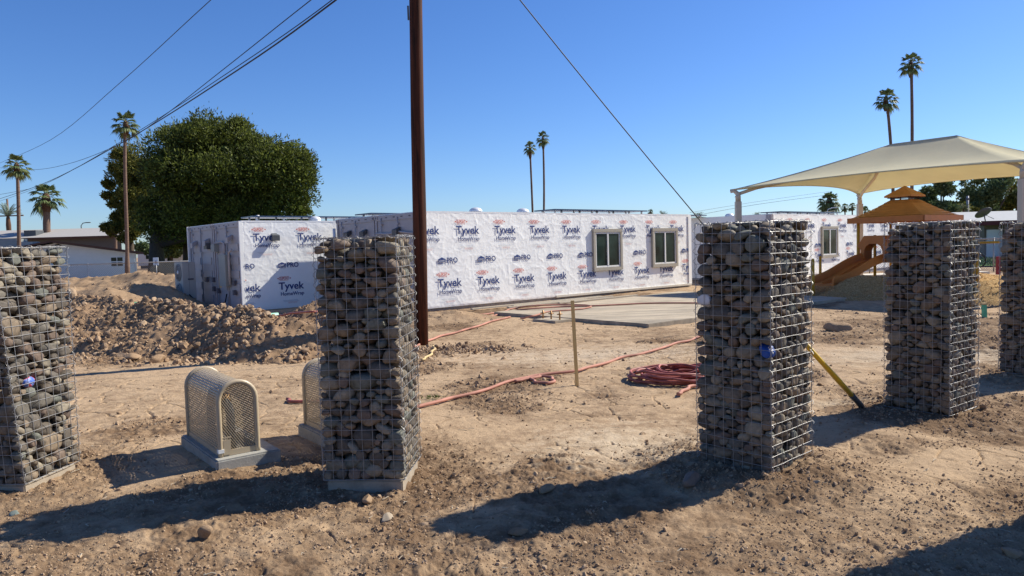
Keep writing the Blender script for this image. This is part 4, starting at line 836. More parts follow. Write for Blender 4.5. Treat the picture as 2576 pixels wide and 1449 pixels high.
for P_, E_, R_ in ((P1, E1, RA), (P2, E2, RA), (P3, E3, RB), (P4, E4, RB)):
    po = MB(); po.tube([P_-zz*.2, P_+zz*3.05], .128, 4, True, False); pst = po.build('post', M_cpost, cn)
    ar = MB(); ar.tube([P_+zz*3.05, P_+zz*3.22, P_.lerp(E_, .25)*1.0+zz*(3.27-P_.lerp(E_, .25)[2])], .09, 12); ar.tube([E_-zz*.06, E_.lerp(P_+zz*(ez_+.06), .5)-zz*.06, P_+zz*3.3, P_+zz*3.1], [.05, .07, .085, .09], 10); ar.build('neck', M_cpost, cn)
    rf = MB(); rf.tube([P_+zz*3.3, (P_+zz*3.42).lerp(R_, .12)-zz*.1, (P_+zz*3.45).lerp(R_, .5)-zz*.28, R_-zz*.12], .055, 8); rf.build('rafter', M_cpost, cn)
rb = MB(); rb.tube([RA-zz*.1, RB-zz*.1], .055, 8); rb.build('ridge_beam', M_cpost, cn)
# ---------------------------------------------------------------- playground
pc_ = Vector((12.65, 23.4, 0)); pa = math.radians(34); gzp = .30
ps = thing('play_structure', 'play structure with burnt orange shingled roof and slide', 'playground set', (pc_[0], pc_[1], gzp), pa)
hw = 1.20; eh = 2.02; ph = .86
rf = MB(); q = [(-hw, -hw), (hw, -hw), (hw, hw), (-hw, hw)]; tq = .30
for k in range(4):
    a = q[k]; b = q[(k+1) % 4]; steps = 7
    for s in range(steps):
        t0, t1 = s/steps, (s+1)/steps
        def lv(pnt, t, dz=0): return Vector((pnt[0]*(1-t)+pnt[0]*tq/hw*t, pnt[1]*(1-t)+pnt[1]*tq/hw*t, eh+(ph-.28)*t+dz+.05*math.sin(math.pi*t)*-1))
        A0, B0, A1, B1 = lv(a, t0, .016), lv(b, t0, .016), lv(a, t1), lv(b, t1); nsc = 9
        for z_ in range(nsc):                      # scalloped shingles
            p0 = A0.lerp(B0, z_/nsc); p1 = A0.lerp(B0, (z_+1)/nsc); r0 = A1.lerp(B1, z_/nsc); r1 = A1.lerp(B1, (z_+1)/nsc); pm = p0.lerp(p1, .5)-(r0-p0)*.22; rf.add([p0, p0.lerp(p1, .25)-(r0-p0)*.16, pm, p0.lerp(p1, .75)-(r0-p0)*.16, p1, r1, r0], [(0, 1, 2, 3, 4, 5, 6)])
rf.add([(-hw, -hw, eh-.09), (hw, -hw, eh-.09), (hw, hw, eh-.09), (-hw, hw, eh-.09), (-tq, -tq, eh+ph-.37), (tq, -tq, eh+ph-.37), (tq, tq, eh+ph-.37), (-tq, tq, eh+ph-.37)], [(0, 1, 5, 4), (1, 2, 6, 5), (2, 3, 7, 6), (3, 0, 4, 7), (4, 5, 6, 7)])
rfo = rf.build('roof', M_orroof, ps)
fa = MB()
for k in range(4):
    a, b = Vector((*q[k], 0)), Vector((*q[(k+1) % 4], 0)); c = (a+b)/2; dr = (b-a).normalized(); fa.box((c[0], c[1], eh-.05), ((b-a).length+.04, .04, .17), (dr, zz.cross(dr), zz))
fa.build('eave_band', M_orange, ps); cp = MB(); c0 = eh+ph-.28
for k in range(4):
    a, b = Vector((q[k][0]*.36, q[k][1]*.36, c0+.13)), Vector((q[(k+1) % 4][0]*.36, q[(k+1) % 4][1]*.36, c0+.13)); t_ = Vector((0, 0, c0+.45)); cp.add([a, b, t_], [(0, 1, 2)]); cp.add([a, b, b-zz*.05, a-zz*.05], [(0, 1, 2, 3)])
cp.build('cupola', M_orroof, ps); cpp = MB()
for k in range(4): cpp.tube([(q[k][0]*.24, q[k][1]*.24, c0-.05), (q[k][0]*.24, q[k][1]*.24, c0+.2)], .025, 6); a = q[k]; b = q[(k+1) % 4]; cpp.tube([(a[0]*.3, a[1]*.3, c0+.06), (b[0]*.3, b[1]*.3, c0+.06)], .012, 5)
cpp.build('cupola_rail', M_brown, ps)
pw = .98
for k, (x, y) in enumerate(((-pw, -pw), (pw, -pw), (pw, pw), (-pw, pw), (0, -pw), (0, pw))):
    MB().tube([(x, y, -.3), (x, y, eh-.02 if k < 4 else 1.5)], .045, 10).build('post', M_ochre, ps)
MB().box((0, 0, .66), (2*pw, 2*pw, .06)).build('deck', M_brown, ps)
for c, d in (((pw*.5, -pw, 1.05), (pw*.86, .04, .72)), ((-pw, -.5, 1.05), (.04, pw*.86, .72)), ((pw, .0, 1.05), (.04, 1.8, .72))): MB().box(c, d).build('side_panel', M_redp, ps, .01)
hb = MB(); hb.tube([(pw*.5+.26*math.cos(a), -pw-.03, 1.1+.24*math.sin(a)) for a in [i*math.pi/12 for i in range(25)]], .02, 6); hb.build('panel_window_ring', M_white, ps); MB().box((-pw-.025, -.55, 1.12), (.01, .4, .40)).build('activity_panel', M_white, ps)
# slide leaves on local -x side
def slide():
    s = MB(); prof = []; n = 18
    for i in range(n+1):
        t = i/n; x = -pw-.05-2.85*t; z = .70-(.62)*min(1, t*1.12)*1.0; z = .70-.66*(t-.06*math.sin(2*math.pi*t)) if t < .9 else .70-.66*(.9+.035)-.02*(t-.9); prof.append((x, z))
    cs_ = [(-.42, .22), (-.40, .24), (-.36, .2), (-.33, .02), (-.03, .0), (0, .09), (.03, .0), (.33, .02), (.36, .2), (.40, .24), (.42, .22), (.38, -.05), (-.38, -.05)]
    V = []; 
    for x, z in prof:
        for y, h in cs_: V.append((x, y+.42, z+h))
    m = len(cs_); s.add(V, [(i*m+j, i*m+(j+1) % m, (i+1)*m+(j+1) % m, (i+1)*m+j) for i in range(n) for j in range(m)], False); s.f += [tuple(range(m)), tuple(n*m+j for j in range(m))[::-1]]; s.sm += [False, False]
    return s.build('slide', M_orange, ps)
slide()
hd = MB(); prof = [(-.44, .62), (-.40, 1.02), (-.52, 1.16), (-.30, 1.48), (.30, 1.48), (.52, 1.16), (.40, 1.02), (.44, .62)]; inn = [(-.30, .62), (-.30, 1.0), (-.24, 1.14), (-.12, 1.22), (.12, 1.22), (.24, 1.14), (.30, 1.0), (.30, .62)]
for x in (0,):
    V = [(-pw-.12, y+.42, z) for y, z in prof]+[(-pw-.12, y+.42, z) for y, z in inn]; V2 = [(-pw+.35, y+.42, z) for y, z in prof]+[(-pw+.35, y+.42, z) for y, z in inn]; m = 8
    Fq = [(i, i+1, m+i+1, m+i) for i in range(7)]+[(16+i, 16+m+i, 16+m+i+1, 16+i+1) for i in range(7)]+[(i, 16+i, 16+i+1, i+1) for i in range(7)]+[(m+i, m+i+1, 16+m+i+1, 16+m+i) for i in range(7)]
    hd.add(V+V2, Fq)
hd.build('slide_hood', M_orange, ps)
ld = MB()
for z in (.0, .22, .44): ld.tube([(-pw, -pw+.05, z), (0, -pw+.05, z)], .02, 6)
ld.build('ladder_rungs', M_brown, ps)
def ypost(label, x, y, z0, z1, depth, r=.045):
    b_ = at(x, z0, depth); t = at(x, z1, depth); mb = MB(); mb.tube([b_-zz*.4, t-zz*.03], r, 10); mb.lathe(t-zz*.03, [(r, 0), (r*.9, .02), (r*.5, .045), (0, .05)], 12); o = mb.build('play_post', M_ochre); tag(o, label, 'play post', 'yellow posts around the playground'); return o
ypost('yellow post just right of the nearest pillar, the left one of two', 2045, 0, 712, 652, 21); ypost('yellow post in front of the far white wall below its window', 2063.5, 0, 698, 645, 25)
ypost('tall yellow post right of the fourth pillar', 2447, 0, 705, 600, 20.5, .06); ypost('short yellow post beside the black ring', 2458, 0, 690, 635, 21.5, .045)
yb = MB(); yb.tube([at(2446, 611, 20.5), at(2515, 609, 19.5)], .03, 8); o = yb.build('play_bar', M_ochre); tag(o, 'horizontal yellow bar between the two right hand pillars', 'play bar')
rg_ = MB(); c = at(2463, 656, 22); rg_.tube([c+Vector((.20*math.cos(a), 0, .20*math.sin(a))) for a in [i*math.pi/14 for i in range(29)]], .02, 6); o = rg_.build('play_ring', M_black); tag(o, 'black ring mounted beside the short yellow post', 'play ring')
rp = MB(); c0 = at(2511, 668, 14); rp.box(c0, (.06, .06, .35)); o = rp.build('red_board', M_redp); tag(o, 'sliver of red play board behind the left edge of the farthest pillar', 'play board')
# wood chip mounds
def mulch(label, ridge, res=.06, n=2500, name='wood_chip_mound'):
    o = heap(name, label, ridge, res, M_mulchb, .05, 0, cat='wood chips'); return o
m_, t_, b_ = newmat('wood_chip_bed', .95, .1); n1_ = noise(t_, 30, 6, .7, geo(t_), 0, (1, 1, 1)); r1_ = ramp(t_, [(.35, (.24, .135, .055)), (.5, (.42, .26, .11)), (.62, (.58, .40, .19))]); t_.links.new(n1_.outputs[0], r1_.inputs[0]); t_.links.new(r1_.outputs[0], b_.inputs['Base Color']); bump(t_, b_, n1_.outputs[0], .9, .03); M_mulchb = m_
mulch('dark shaded mound of wood chips in front of the slide', [(9.75, 20.9, .3, .9), (10.3, 20.9, .55, 1.4), (11.0, 20.9, .55, 1.5), (12.0, 20.2, .3, 1.3)])
mulch('wide bed of sunlit wood chips under the play structure', [(10.5, 25.2, .3, 3.4), (12.6, 23.4, .32, 4.2), (15.5, 24.6, .34, 3.8)], .08)
mulch('bright mound of wood chips right of the fourth pillar', [(12.2, 18.8, .55, 1.3), (13.2, 19.0, .7, 1.5), (14.8, 18.6, .6, 1.6)])
# chips
V = np.array([(-1, -.25, 0), (1, -.2, 0.05), (1, .25, 0), (-1, .2, .05)]); n = 14000; px = rng.uniform(7.2, 16.5, n); py = rng.uniform(17.8, 28, n)
bvh = {}
from mathutils.bvhtree import BVHTree
trees = [BVHTree.FromPolygons([v.co[:] for v in o.data.vertices], [p.vertices[:] for p in o.data.polygons]) for o in C.objects if o.name.startswith('wood_chip_mound')]
pos = []
for x, y in zip(px, py):
    best = None
    for t in trees:
        h = t.ray_cast(Vector((x, y, 3)), Vector((0, 0, -1)))[0]
        if h is not None and (best is None or h[2] > best): best = h[2]
    if best is not None and best > .03: pos.append((x, y, best+.01))
pos = np.array(pos); nP = len(pos); Rm = randrot(nP, rng); Vt = np.einsum('nij,vj->nvi', Rm, V)*rng.uniform(.02, .05, nP)[:, None, None]*np.array([1, 1, .45])+pos[:, None]
tag(link('wood_chips', npmesh('wood_chips', Vt.reshape(-1, 3), (np.arange(4)[None]+4*np.arange(nP)[:, None]), M_mulch)), 'loose straw coloured wood chips over the mounds', None, None, 'stuff')
# ---------------------------------------------------------------- vegetation
def leafcards(name, pos, size, m, parent, asp=2.2, up=0.3, out=None):
    n = len(pos); d = rng.normal(size=(n, 3))*(.8 if out is not None else 1); d[:, 2] += up
    if out is not None: d += out*1.2
    d /= np.linalg.norm(d, axis=1)[:, None]; e = rng.normal(size=(n, 3)); e -= (e*d).sum(1)[:, None]*d; e /= np.linalg.norm(e, axis=1)[:, None]
    L = size[:, None]; w = L/asp
    V = np.stack([pos-d*L*.5, pos+e*w*.5, pos+d*L*.5, pos-e*w*.5], 1).reshape(-1, 3)
    return link(name, npmesh(name, V, np.arange(4)[None]+4*np.arange(n)[:, None], m), parent)
def n3(P_, sc, s): return vnoise(P_[:, 0]*sc+P_[:, 2]*sc*.37, P_[:, 1]*sc+P_[:, 2]*sc*.61, s)+vnoise(P_[:, 2]*sc*1.1, P_[:, 0]*sc*.9+P_[:, 1]*.3*sc, s+1)
def tree(label, base, lobes, nleaf, lsize, m, trunk=(.3, 3), group=None, gap=-.25, name='tree', cat='tree', clump=.8, sprig=2.2, limbs=7, nclump=None):
    o = thing(name, label, cat, base, 0, group); L = np.array(lobes, float); wts = L[:, 3]*L[:, 4]+L[:, 4]*L[:, 5]; wts /= wts.sum()
    nc = nclump or max(12, nleaf//700); k = rng.choice(len(L), nc, p=wts); d = rng.normal(size=(nc, 3)); d /= np.linalg.norm(d, axis=1)[:, None]; rad = rng.uniform(.72, 1.08, nc)
    cc_ = L[k, :3]+d*L[k, 3:6]*rad[:, None]; cs = clump*rng.uniform(.55, 1.35, nc); cs = np.minimum(cs, L[k, 3:6].min(1)*.9+.25); per = nleaf//nc
    q = rng.normal(size=(nc, per, 3)); q /= np.linalg.norm(q, axis=2)[..., None]; fz = 1+.22*np.sin(q[..., 0]*9+k[:, None])*np.sin(q[..., 2]*8+q[..., 1]*5)
    q = q*fz[..., None]*(1-np.abs(rng.normal(0, .22, (nc, per))))[..., None]; q[..., 2] *= .8; q[..., 2] += np.where(rng.uniform(size=(nc, per)) < .09, rng.uniform(0, .55, (nc, per)), 0); P_ = (cc_[:, None]+q*cs[:, None, None]).reshape(-1, 3); OUT = q.reshape(-1, 3)
    kk = n3(P_, .9/clump, 5) > gap; kk &= P_[:, 2] > .3; P_ = P_[kk]; OUT = OUT[kk]
    leafcards('crown', P_, lsize*rng.uniform(.6, 1.4, len(P_)), m, o, sprig, .5, OUT*1.3)
    tb = MB(); tr, th_ = trunk; top = L[:, :3].mean(0); tb.tube([(0, 0, -.3), (.05, 0, th_*.4), (.1, 0.05, th_), (top[0]*.4, top[1]*.4, top[2]*.8)], [tr*1.25, tr, tr*.85, tr*.35], 12)
    for i in rng.choice(len(L), min(limbs, len(L)), replace=False):
        c = L[i, :3]; tb.tube([(0.1, 0, th_*.85), (c[0]*.5, c[1]*.5, th_+(c[2]-th_)*.45), tuple(c), tuple(c+np.array([c[0]*.15, c[1]*.15, L[i, 5]*.5]))], [tr*.5, tr*.32, tr*.16, .03], 7)
    tb.build('trunk', M_bark, o); return o
def px2(x, y, Y): v = at(x, y, Y); return v
def lobes_px(base, Y, spec, sy=1.0):
    out = []
    for (x, y, rx, ry) in spec:
        v = px2(x, y, Y); k = Y/f; out.append((v[0]-base[0], rng.uniform(-.25, .25)*rx*k*sy, v[2], rx*k, rx*k*sy, ry*k))
    return out
YB = 72; bb = at(395, 692, YB); bb[2] = -.2
tree('huge dark evergreen tree towering behind the left container', bb, [(a, b, c+.2, d, e, g) for a, b, c, d, e, g in lobes_px(bb, YB, [(520, 350, 70, 38), (455, 400, 60, 55), (590, 365, 60, 45), (520, 440, 105, 80), (620, 450, 90, 65), (690, 425, 50, 55), (735, 455, 42, 50), (720, 510, 52, 42), (420, 470, 42, 65), (410, 545, 42, 40), (490, 540, 85, 45), (600, 550, 90, 42), (440, 345, 24, 25), (690, 365, 25, 22), (660, 560, 60, 35), (740, 400, 30, 32), (570, 320, 40, 16), (480, 320, 30, 14), (400, 400, 22, 22)])], 210000, .32, M_pine, (.75, 3.5), None, -.75, clump=1.6, sprig=3.0, limbs=12)
b2 = at(330, 690, 80); b2[2] = -.2
tree('yellow green evergreen with tiered branches left of the huge tree', b2, [(a, b, c+.2, d, e, g) for a, b, c, d, e, g in lobes_px(b2, 80, [(335, 410, 36, 30), (355, 440, 30, 34), (325, 445, 30, 24), (300, 425, 22, 8), (290, 440, 22, 8), (300, 465, 28, 8), (285, 492, 24, 9), (300, 510, 28, 8), (340, 490, 34, 26), (345, 540, 30, 32), (310, 540, 20, 9), (300, 572, 28, 10), (335, 590, 32, 14), (286, 587, 20, 7)])], 46000, .32, M_pine2, (.4, 3.5), None, -.7, clump=1.3, sprig=3.0, limbs=8)
b3 = at(470, 690, 78); b3[2] = -.2
tree('second dark trunked tree half hidden behind the left container', b3, [(a, b, c+.2, d, e, g) for a, b, c, d, e, g in lobes_px(b3, 78, [(450, 585, 50, 24), (540, 590, 50, 34), (480, 560, 60, 34)])], 26000, .34, M_pine, (.4, 3), None, -.6, clump=1.5, sprig=3)
# right trees
def rtree(label, x, Y, spec, nl, m=M_leaf, gap=-.3, **k):
    b_ = at(x, 640, Y); b_[2] = 0; return tree(label, b_, lobes_px(b_, Y, spec), nl, .32, m, (.3, 3), 'trees beyond the right hand house', gap, clump=.9, **k)
b4 = at(430, 660, 115); b4[2] = 0
tree('distant low tree filling the gap beneath the huge tree', b4, lobes_px(b4, 115, [(405, 628, 30, 14), (440, 622, 34, 16), (475, 628, 30, 16), (350, 625, 20, 14)]), 9000, .45, M_leaf, (.3, 2), None, -.6, clump=1.3)
rtree('left of the two slim dark trees behind the orange roof', 2335, 75, [(2332, 475, 14, 16), (2335, 495, 20, 18), (2330, 520, 26, 20), (2345, 535, 26, 20)], 9000)
rtree('right of the two slim dark trees, standing just right of the orange cupola', 2368, 73, [(2368, 470, 12, 14), (2372, 490, 20, 18), (2370, 515, 24, 20), (2360, 535, 28, 16)], 9000)
rtree('big loose leafy tree in front of the canopy corner', 2490, 78, [(2450, 470, 30, 18), (2470, 485, 38, 24), (2510, 470, 36, 22), (2500, 500, 40, 24), (2540, 485, 30, 24), (2450, 500, 24, 20), (2470, 525, 40, 16)], 22000, gap=-.15)
rtree('rounded green tree at the right edge behind the canopy post', 2570, 80, [(2550, 495, 30, 26), (2585, 480, 36, 32), (2600, 520, 60, 30), (2540, 525, 40, 20)], 14000, M_pine2)
rtree('low feathery shrub tree between the slim trees and the big tree', 2410, 76, [(2405, 520, 16, 14), (2420, 532, 20, 12)], 2500, M_pine2)
# palms
def fanfrond(mb, org, az, el, L, droop, seed):
    r = random.Random(seed); d = Vector((math.cos(az)*math.cos(el), math.sin(az)*math.cos(el), math.sin(el))); pet = L*.5
    p0 = org; p1 = org+d*pet*.6; p2 = org+d*pet-zz*droop*pet*.25; mb.tube([p0, p1, p2], [.03, .022, .015], 4, False)
    side = d.cross(zz).normalized(); upv = side.cross(d); m = 13
    for i in range(m):
        a = (i/(m-1)-.5)*2.5; dr = (d*math.cos(a)+side*math.sin(a)).normalized(); l = L*.62*(1-.18*abs(a))*r.uniform(.88, 1.08)
        q1 = p2+dr*l*.55-zz*droop*l*.12; q2 = p2+dr*l*.95-zz*droop*l*(.42+.12*r.random()); w = l*.095; pr = dr.cross(upv).normalized(); tw = upv*w*(.35 if i % 2 else -.35)
        mb.add([p2, q1+pr*w+tw, q2, q1-pr*w-tw], [(0, 1, 2, 3)])
def fancrown(seed, nf=27, L=1.5, droop=1.0, skirt=0):
    r = random.Random(seed); mb = MB()
    for i in range(nf):
        t = i/nf; el = math.radians(78-118*t**.85+r.uniform(-8, 8)); fanfrond(mb, Vector((0, 0, -.25*t)), i*2.4+r.uniform(-.3, .3), el, L*r.uniform(.85, 1.12), droop*(.6+.9*t), seed*100+i)
    return mb
def feather(mb, org, az, el, L, droop, seed, nl=26):
    r = random.Random(seed); d = Vector((math.cos(az)*math.cos(el), math.sin(az)*math.cos(el), math.sin(el))); pts = [org+d*L*t-zz*droop*L*t*t*.55 for t in [k/8 for k in range(9)]]; mb.tube(pts, [.035-.003*k for k in range(9)], 4, False)
    for k in range(nl):
        t = .15+.85*k/nl; i = min(7, int(t*8)); p = pts[i].lerp(pts[i+1], t*8-i); tan = (pts[i+1]-pts[i]).normalized(); s = tan.cross(zz).normalized()
        for sg in (-1, 1):
            dr = (s*sg+tan*.7+zz*.25).normalized(); l = L*.22*(1-.5*abs(t-.45)); w = l*.07; e = tan.cross(dr).normalized(); mb.add([p, p+dr*l*.5+tan*w-zz*.02, p+dr*l-zz*l*.25, p+dr*l*.5-tan*w], [(0, 1, 2, 3)])
def feathercrown(seed, nf=26, L=2.4, up=70, lo=-10):
    r = random.Random(seed); mb = MB()
    for i in range(nf): t = i/nf; feather(mb, Vector((0, 0, 0)), i*2.4+r.uniform(-.2, .2), math.radians(up+(lo-up)*t+r.uniform(-6, 6)), L*r.uniform(.85, 1.1), .5+.5*t, seed*77+i)
    return mb
_cache = {}
def crownmesh(kind, seed, m):
    k = (kind, seed)
    if k not in _cache:
        mb = fancrown(seed) if kind == 'fan' else feathercrown(seed) if kind == 'feather' else fancrown(seed, 52, 1.35, 1.25) if kind == 'shaggy' else feathercrown(seed, 16, 2.4, 75, 35)
        me = bpy.data.meshes.new('crown'); me.from_pydata(mb.v, [], mb.f); me.materials.append(m); me.update(); _cache[k] = me
    return _cache[k]
def palm(label, x, ytop, xb, Y, cr, tw, kind='fan', seed=1, z0=0., group='tall palms around the site', head=0.35, bulge=1.6, col=M_palm, sway=0.):
    """x,ytop crown heart pixel; xb base pixel x; cr crown radius px; tw trunk width px"""
    h = at(x, ytop, Y); bs = at(xb, 650, Y); k = Y/f; o = thing('palm_tree', label, 'palm tree', (bs[0], bs[1], z0), 0, group)
    dx = h[0]-bs[0]; hz = h[2]-z0; r0 = tw*k/2; pts = []; rs = []
    for i in range(15):
        t = i/14; pts.append((dx*t**1.4+sway*math.sin(t*3.14), 0.1*math.sin(t*5+seed), hz*t)); rs.append(r0*(1.45-.3*t if t < .12 else 1.12-.25*t)*(1+.05*(i % 2)))
    tr = MB().tube(pts, rs, 10); tr.build('trunk', M_pbark, o)
    sk_ = MB(); sk_.lathe((dx, 0, hz-head*2.2), [(r0*.9, 0), (r0*bulge, head*.5), (r0*bulge*1.05, head*1.2), (r0*bulge*.8, head*2), (r0*.5, head*2.4)], 12); sk_.build('frond_stubs', M_skirtp, o)
    c = link('crown', crownmesh(kind, seed, col), o); s = cr*k/(1.62 if kind in ('fan', 'shaggy') else 2.3); c.scale = (s, s, s); c.location = (dx, 0.1*math.sin(5+seed), hz); c.rotation_euler = (0, 0, seed); return o
palm('tall thin palm in front of the white gabled house', 316, 305, 316, 42, 38, 8.5, 'fan', 1, .6, sway=.05)
palm('leaning palm at the left edge above the first pillar', 41, 412, 38, 45, 36, 8.5, 'fan', 2, 0, sway=.25)
palm('stout thick trunked palm behind the long roof', 115, 490, 121, 95, 44, 17, 'fan', 3, 0, head=1.0, bulge=1.3)
palm('grey green palm partly cut by the left edge', 20, 545, 24, 105, 48, 8, 'featherup', 4, 0, col=M_date, head=1.2, bulge=1.35)
palm('small grey palm showing beside the tiered evergreen', 290, 555, 292, 90, 28, 8, 'featherup', 9, 0, col=M_date)
palm('shorter of the two thin palms above the white wall', 1333, 368, 1344, 75, 19, 5.2, 'fan', 2, 0, head=.6, bulge=1.5)
palm('taller of the two thin palms above the white wall', 1366, 345, 1364, 78, 20, 5.2, 'fan', 5, 0, head=.6, bulge=1.5, sway=.2)
palm('shorter of the two palms above the shade canopy', 2228, 245, 2248, 60, 32, 7.5, 'fan', 6, 0, head=.5, sway=.2)
palm('tallest palm, right of its pair above the shade canopy', 2291, 155, 2296, 62, 32, 7.5, 'fan', 7, 0, head=.6)
palm('big shaggy palm behind the far container roof', 2086, 502, 2086, 62, 34, 12, 'shaggy', 8, 0, head=1.3, bulge=1.8)
for lb, x, y, Y, cr, kd, sd in (('small distant palm left of the canopy middle post', 2125, 520, 100, 12, 'fan', 1), ('next small distant palm touching the middle post', 2144, 518, 102, 12, 'fan', 2), ('distant palm crown just right of the middle post', 2176, 532, 90, 18, 'fan', 5), ('distant spiky palm over the long white roof, above the second window', 1668, 545, 70, 22, 'featherup', 4), ('distant spiky palm where the guy cable meets the nearest pillar', 1757, 552, 72, 28, 'featherup', 9), ('tiny fan palm on the long roof line left of the spiky ones', 1636, 532, 75, 9, 'fan', 7), ('distant palm tops left of the first canopy post', 1843, 552, 90, 20, 'featherup', 4), ('distant palm tops right of the first canopy post', 1905, 545, 92, 18, 'featherup', 9), ('curving palm fronds against the sky beside the right house', 2425, 524, 70, 22, 'feather', 12)):
    palm(lb, x, y, x, Y, cr, 3.5, kd, sd, 0, 'small distant palms on the skyline', col=M_palm)
# ---------------------------------------------------------------- far left: lawn, asphalt, fence, houses
def sheet(name, pts, z, m, label):
    mb = MB(); mb.add([(x, y, z) for x, y in pts], [tuple(range(len(pts)))]); o = mb.build(name, m); tag(o, label, None, None, 'structure'); return o
sheet('asphalt_lane', [(-70, 46), (-14, 46), (-14, 58.4), (-70, 58.4)], -.135, M_asph, 'grey asphalt lane in front of the white house')
sheet('lawn', [(-34.4, 58.5), (60, 58.5), (60, 150), (-34.4, 150)], -.13, M_lawn, 'green lawn under the big tree'); sheet('distant_lawn', [(8, 38), (60, 38), (60, 49.2), (14, 49.2)], .06, M_lawn, 'weedy green strip in front of the right house')
def fence(label, a, b, h, npst, grp, zb=0.):
    a = Vector(a); b = Vector(b); o = thing('chain_link_fence', label, 'fence', (a[0], a[1], zb)); d = b-a; L = d.length; d = d.normalized(); w = MB(); st = .11; n = int(L/st)
    for k in range(-int(h/st), n):
        for sg in (1, -1):
            s0 = k*st; s1 = s0+h; z_0, z_1 = (0, h) if sg == 1 else (h, 0); t0 = max(0, -s0/h); t1 = min(1, (L-s0)/h)
            if t1 <= t0: continue
            w.tube([d*(s0+h*t0)+zz*(z_0+(z_1-z_0)*t0), d*(s0+h*t1)+zz*(z_0+(z_1-z_0)*t1)], .0055, 3, False, False)
    w.build('chain_link_mesh', M_wire, o); MB().tube([zz*h, d*L+zz*h], .035, 6).build('top_rail', M_wire, o)
    for k in range(npst): p_ = d*(L*k/(npst-1)); MB().tube([p_-zz*.2, p_+zz*(h+.05)], .03, 8).build('post', M_wire, o)
    return o
fence('chain link fence behind the dirt bank on the left', (-31, 43, 0), (-16.5, 49, 0), 1.45, 7, '', -.05)
fence('chain link fence in front of the house on the right', (16.5, 33.5, 0), (33, 32.5, 0), 1.5, 7, '')
# white gabled house
hl = thing('house', 'low white gabled house with brown eaves on the left', 'house', (0, 0, 0)); Yh = 59.5
def hx(px): return at(px, 650, Yh)[0]
xl, xr, xa = hx(20), hx(343), hx(152); ze, za = at(370, 640, Yh)[2]+.12, at(152, 607, Yh)[2]
xel = hx(-70); g_ = MB(); sl_r = (za-ze)/(hx(377)-xa); zl = lambda x: za-abs(x-xa)*sl_r
g_.prism([(xel, Yh, -.4), (xr, Yh, -.4), (xr, Yh, zl(xr)-.08), (xa, Yh, za-.08), (xel, Yh, zl(xel)-.08)], (-7.5, 10, 0)); g_.build('wall', M_wwall, hl)
rr_ = MB(); x2 = hx(378); x1_ = hx(-100)
for s, xe in ((1, x2), (-1, x1_)):
    rr_.prism([(xa, Yh-1.0, za+.07), (xe, Yh-1.0, zl(xe)+.07), (xe, Yh-1.0, zl(xe)-.08), (xa, Yh-1.0, za-.08)], (-9, 12, 0))
rr_.build('roof', M_brtrim, hl)
wn = MB(); w0, w1, wz0, wz1 = hx(278), hx(311), at(290, 671, Yh)[2], at(290, 646, Yh)[2]; wn.box(((w0+w1)/2, Yh-.02, (wz0+wz1)/2), (w1-w0, .06, wz1-wz0)); wo = wn.build('window', M_white, hl)
for q in range(2):
    for r_ in range(2): c0 = w0+(w1-w0)*(.27+.47*q); z0_ = wz0+(wz1-wz0)*(.26+.48*r_); MB().box((c0, Yh-.055, z0_), ((w1-w0)*.4, .02, (wz1-wz0)*.38)).build('pane', M_glass, wo)
MB().box((hx(325), Yh-.03, .85), (.95, .06, 1.9)).build('door', M_vinyl, hl); wl = MB(); wl.lathe((hx(149), Yh-.12, at(149, 618, Yh)[2]), [(0, .12), (.14, .1), (.18, 0), (.1, -.06), (0, -.06)], 14); wl.build('wall_lamp', M_dgrey, hl)
# long building behind
ll = thing('long_building', 'long building with pale shingle roof behind the white gabled house', 'building', (0, 0, 0)); Yl = 92
def lx(px): return at(px, 600, Yl)[0]
zt, zb_ = at(150, 576, Yl+5)[2], at(150, 597, Yl)[2]; MB().prism([(lx(-200), Yl, -.4), (lx(305), Yl, -.4), (lx(305), Yl, zb_), (lx(-200), Yl, zb_)], (-5.8, 10, 0)).build('wall', M_taupe, ll)
rl = MB(); A = [(lx(-220), Yl-.8, zb_), (lx(316), Yl-.8, zb_), (lx(300)-1, Yl+5, zt), (lx(-220), Yl+5, zt), (lx(316)-7, Yl+10.8, zb_), (lx(-220), Yl+10.8, zb_)]; rl.add(A, [(0, 1, 2, 3), (3, 2, 4, 5), (1, 4, 2)]); rl.build('roof', M_shing, ll); MB().box((lx(68), Yl+1.4, zb_+.35), (lx(72)-lx(42), 1.6, 1.3)).build('dormer_vent', M_dgrey, ll); MB().box(((lx(-200)+lx(312))/2, Yl-.85, zb_-.1), (lx(312)-lx(-200), .1, .25)).build('fascia', M_brtrim, ll)
ru = thing('rooftop_unit', 'grey boxy equipment on the roof of the white gabled house', 'rooftop unit', at(20, 620, 64)); MB().box((0, 0, .15), (2.6, 1.4, 1.0)).build('cabinet', M_grbox, ru, .02); MB().box((1.9, 0, 0), (1.2, 1.0, .7)).build('duct', M_ac, ru, .02); MB().lathe((3.6, 0, -.15), [(.55, 0), (.5, .25), (.3, .42), (0, .48)], 20).build('dome', M_white, ru)
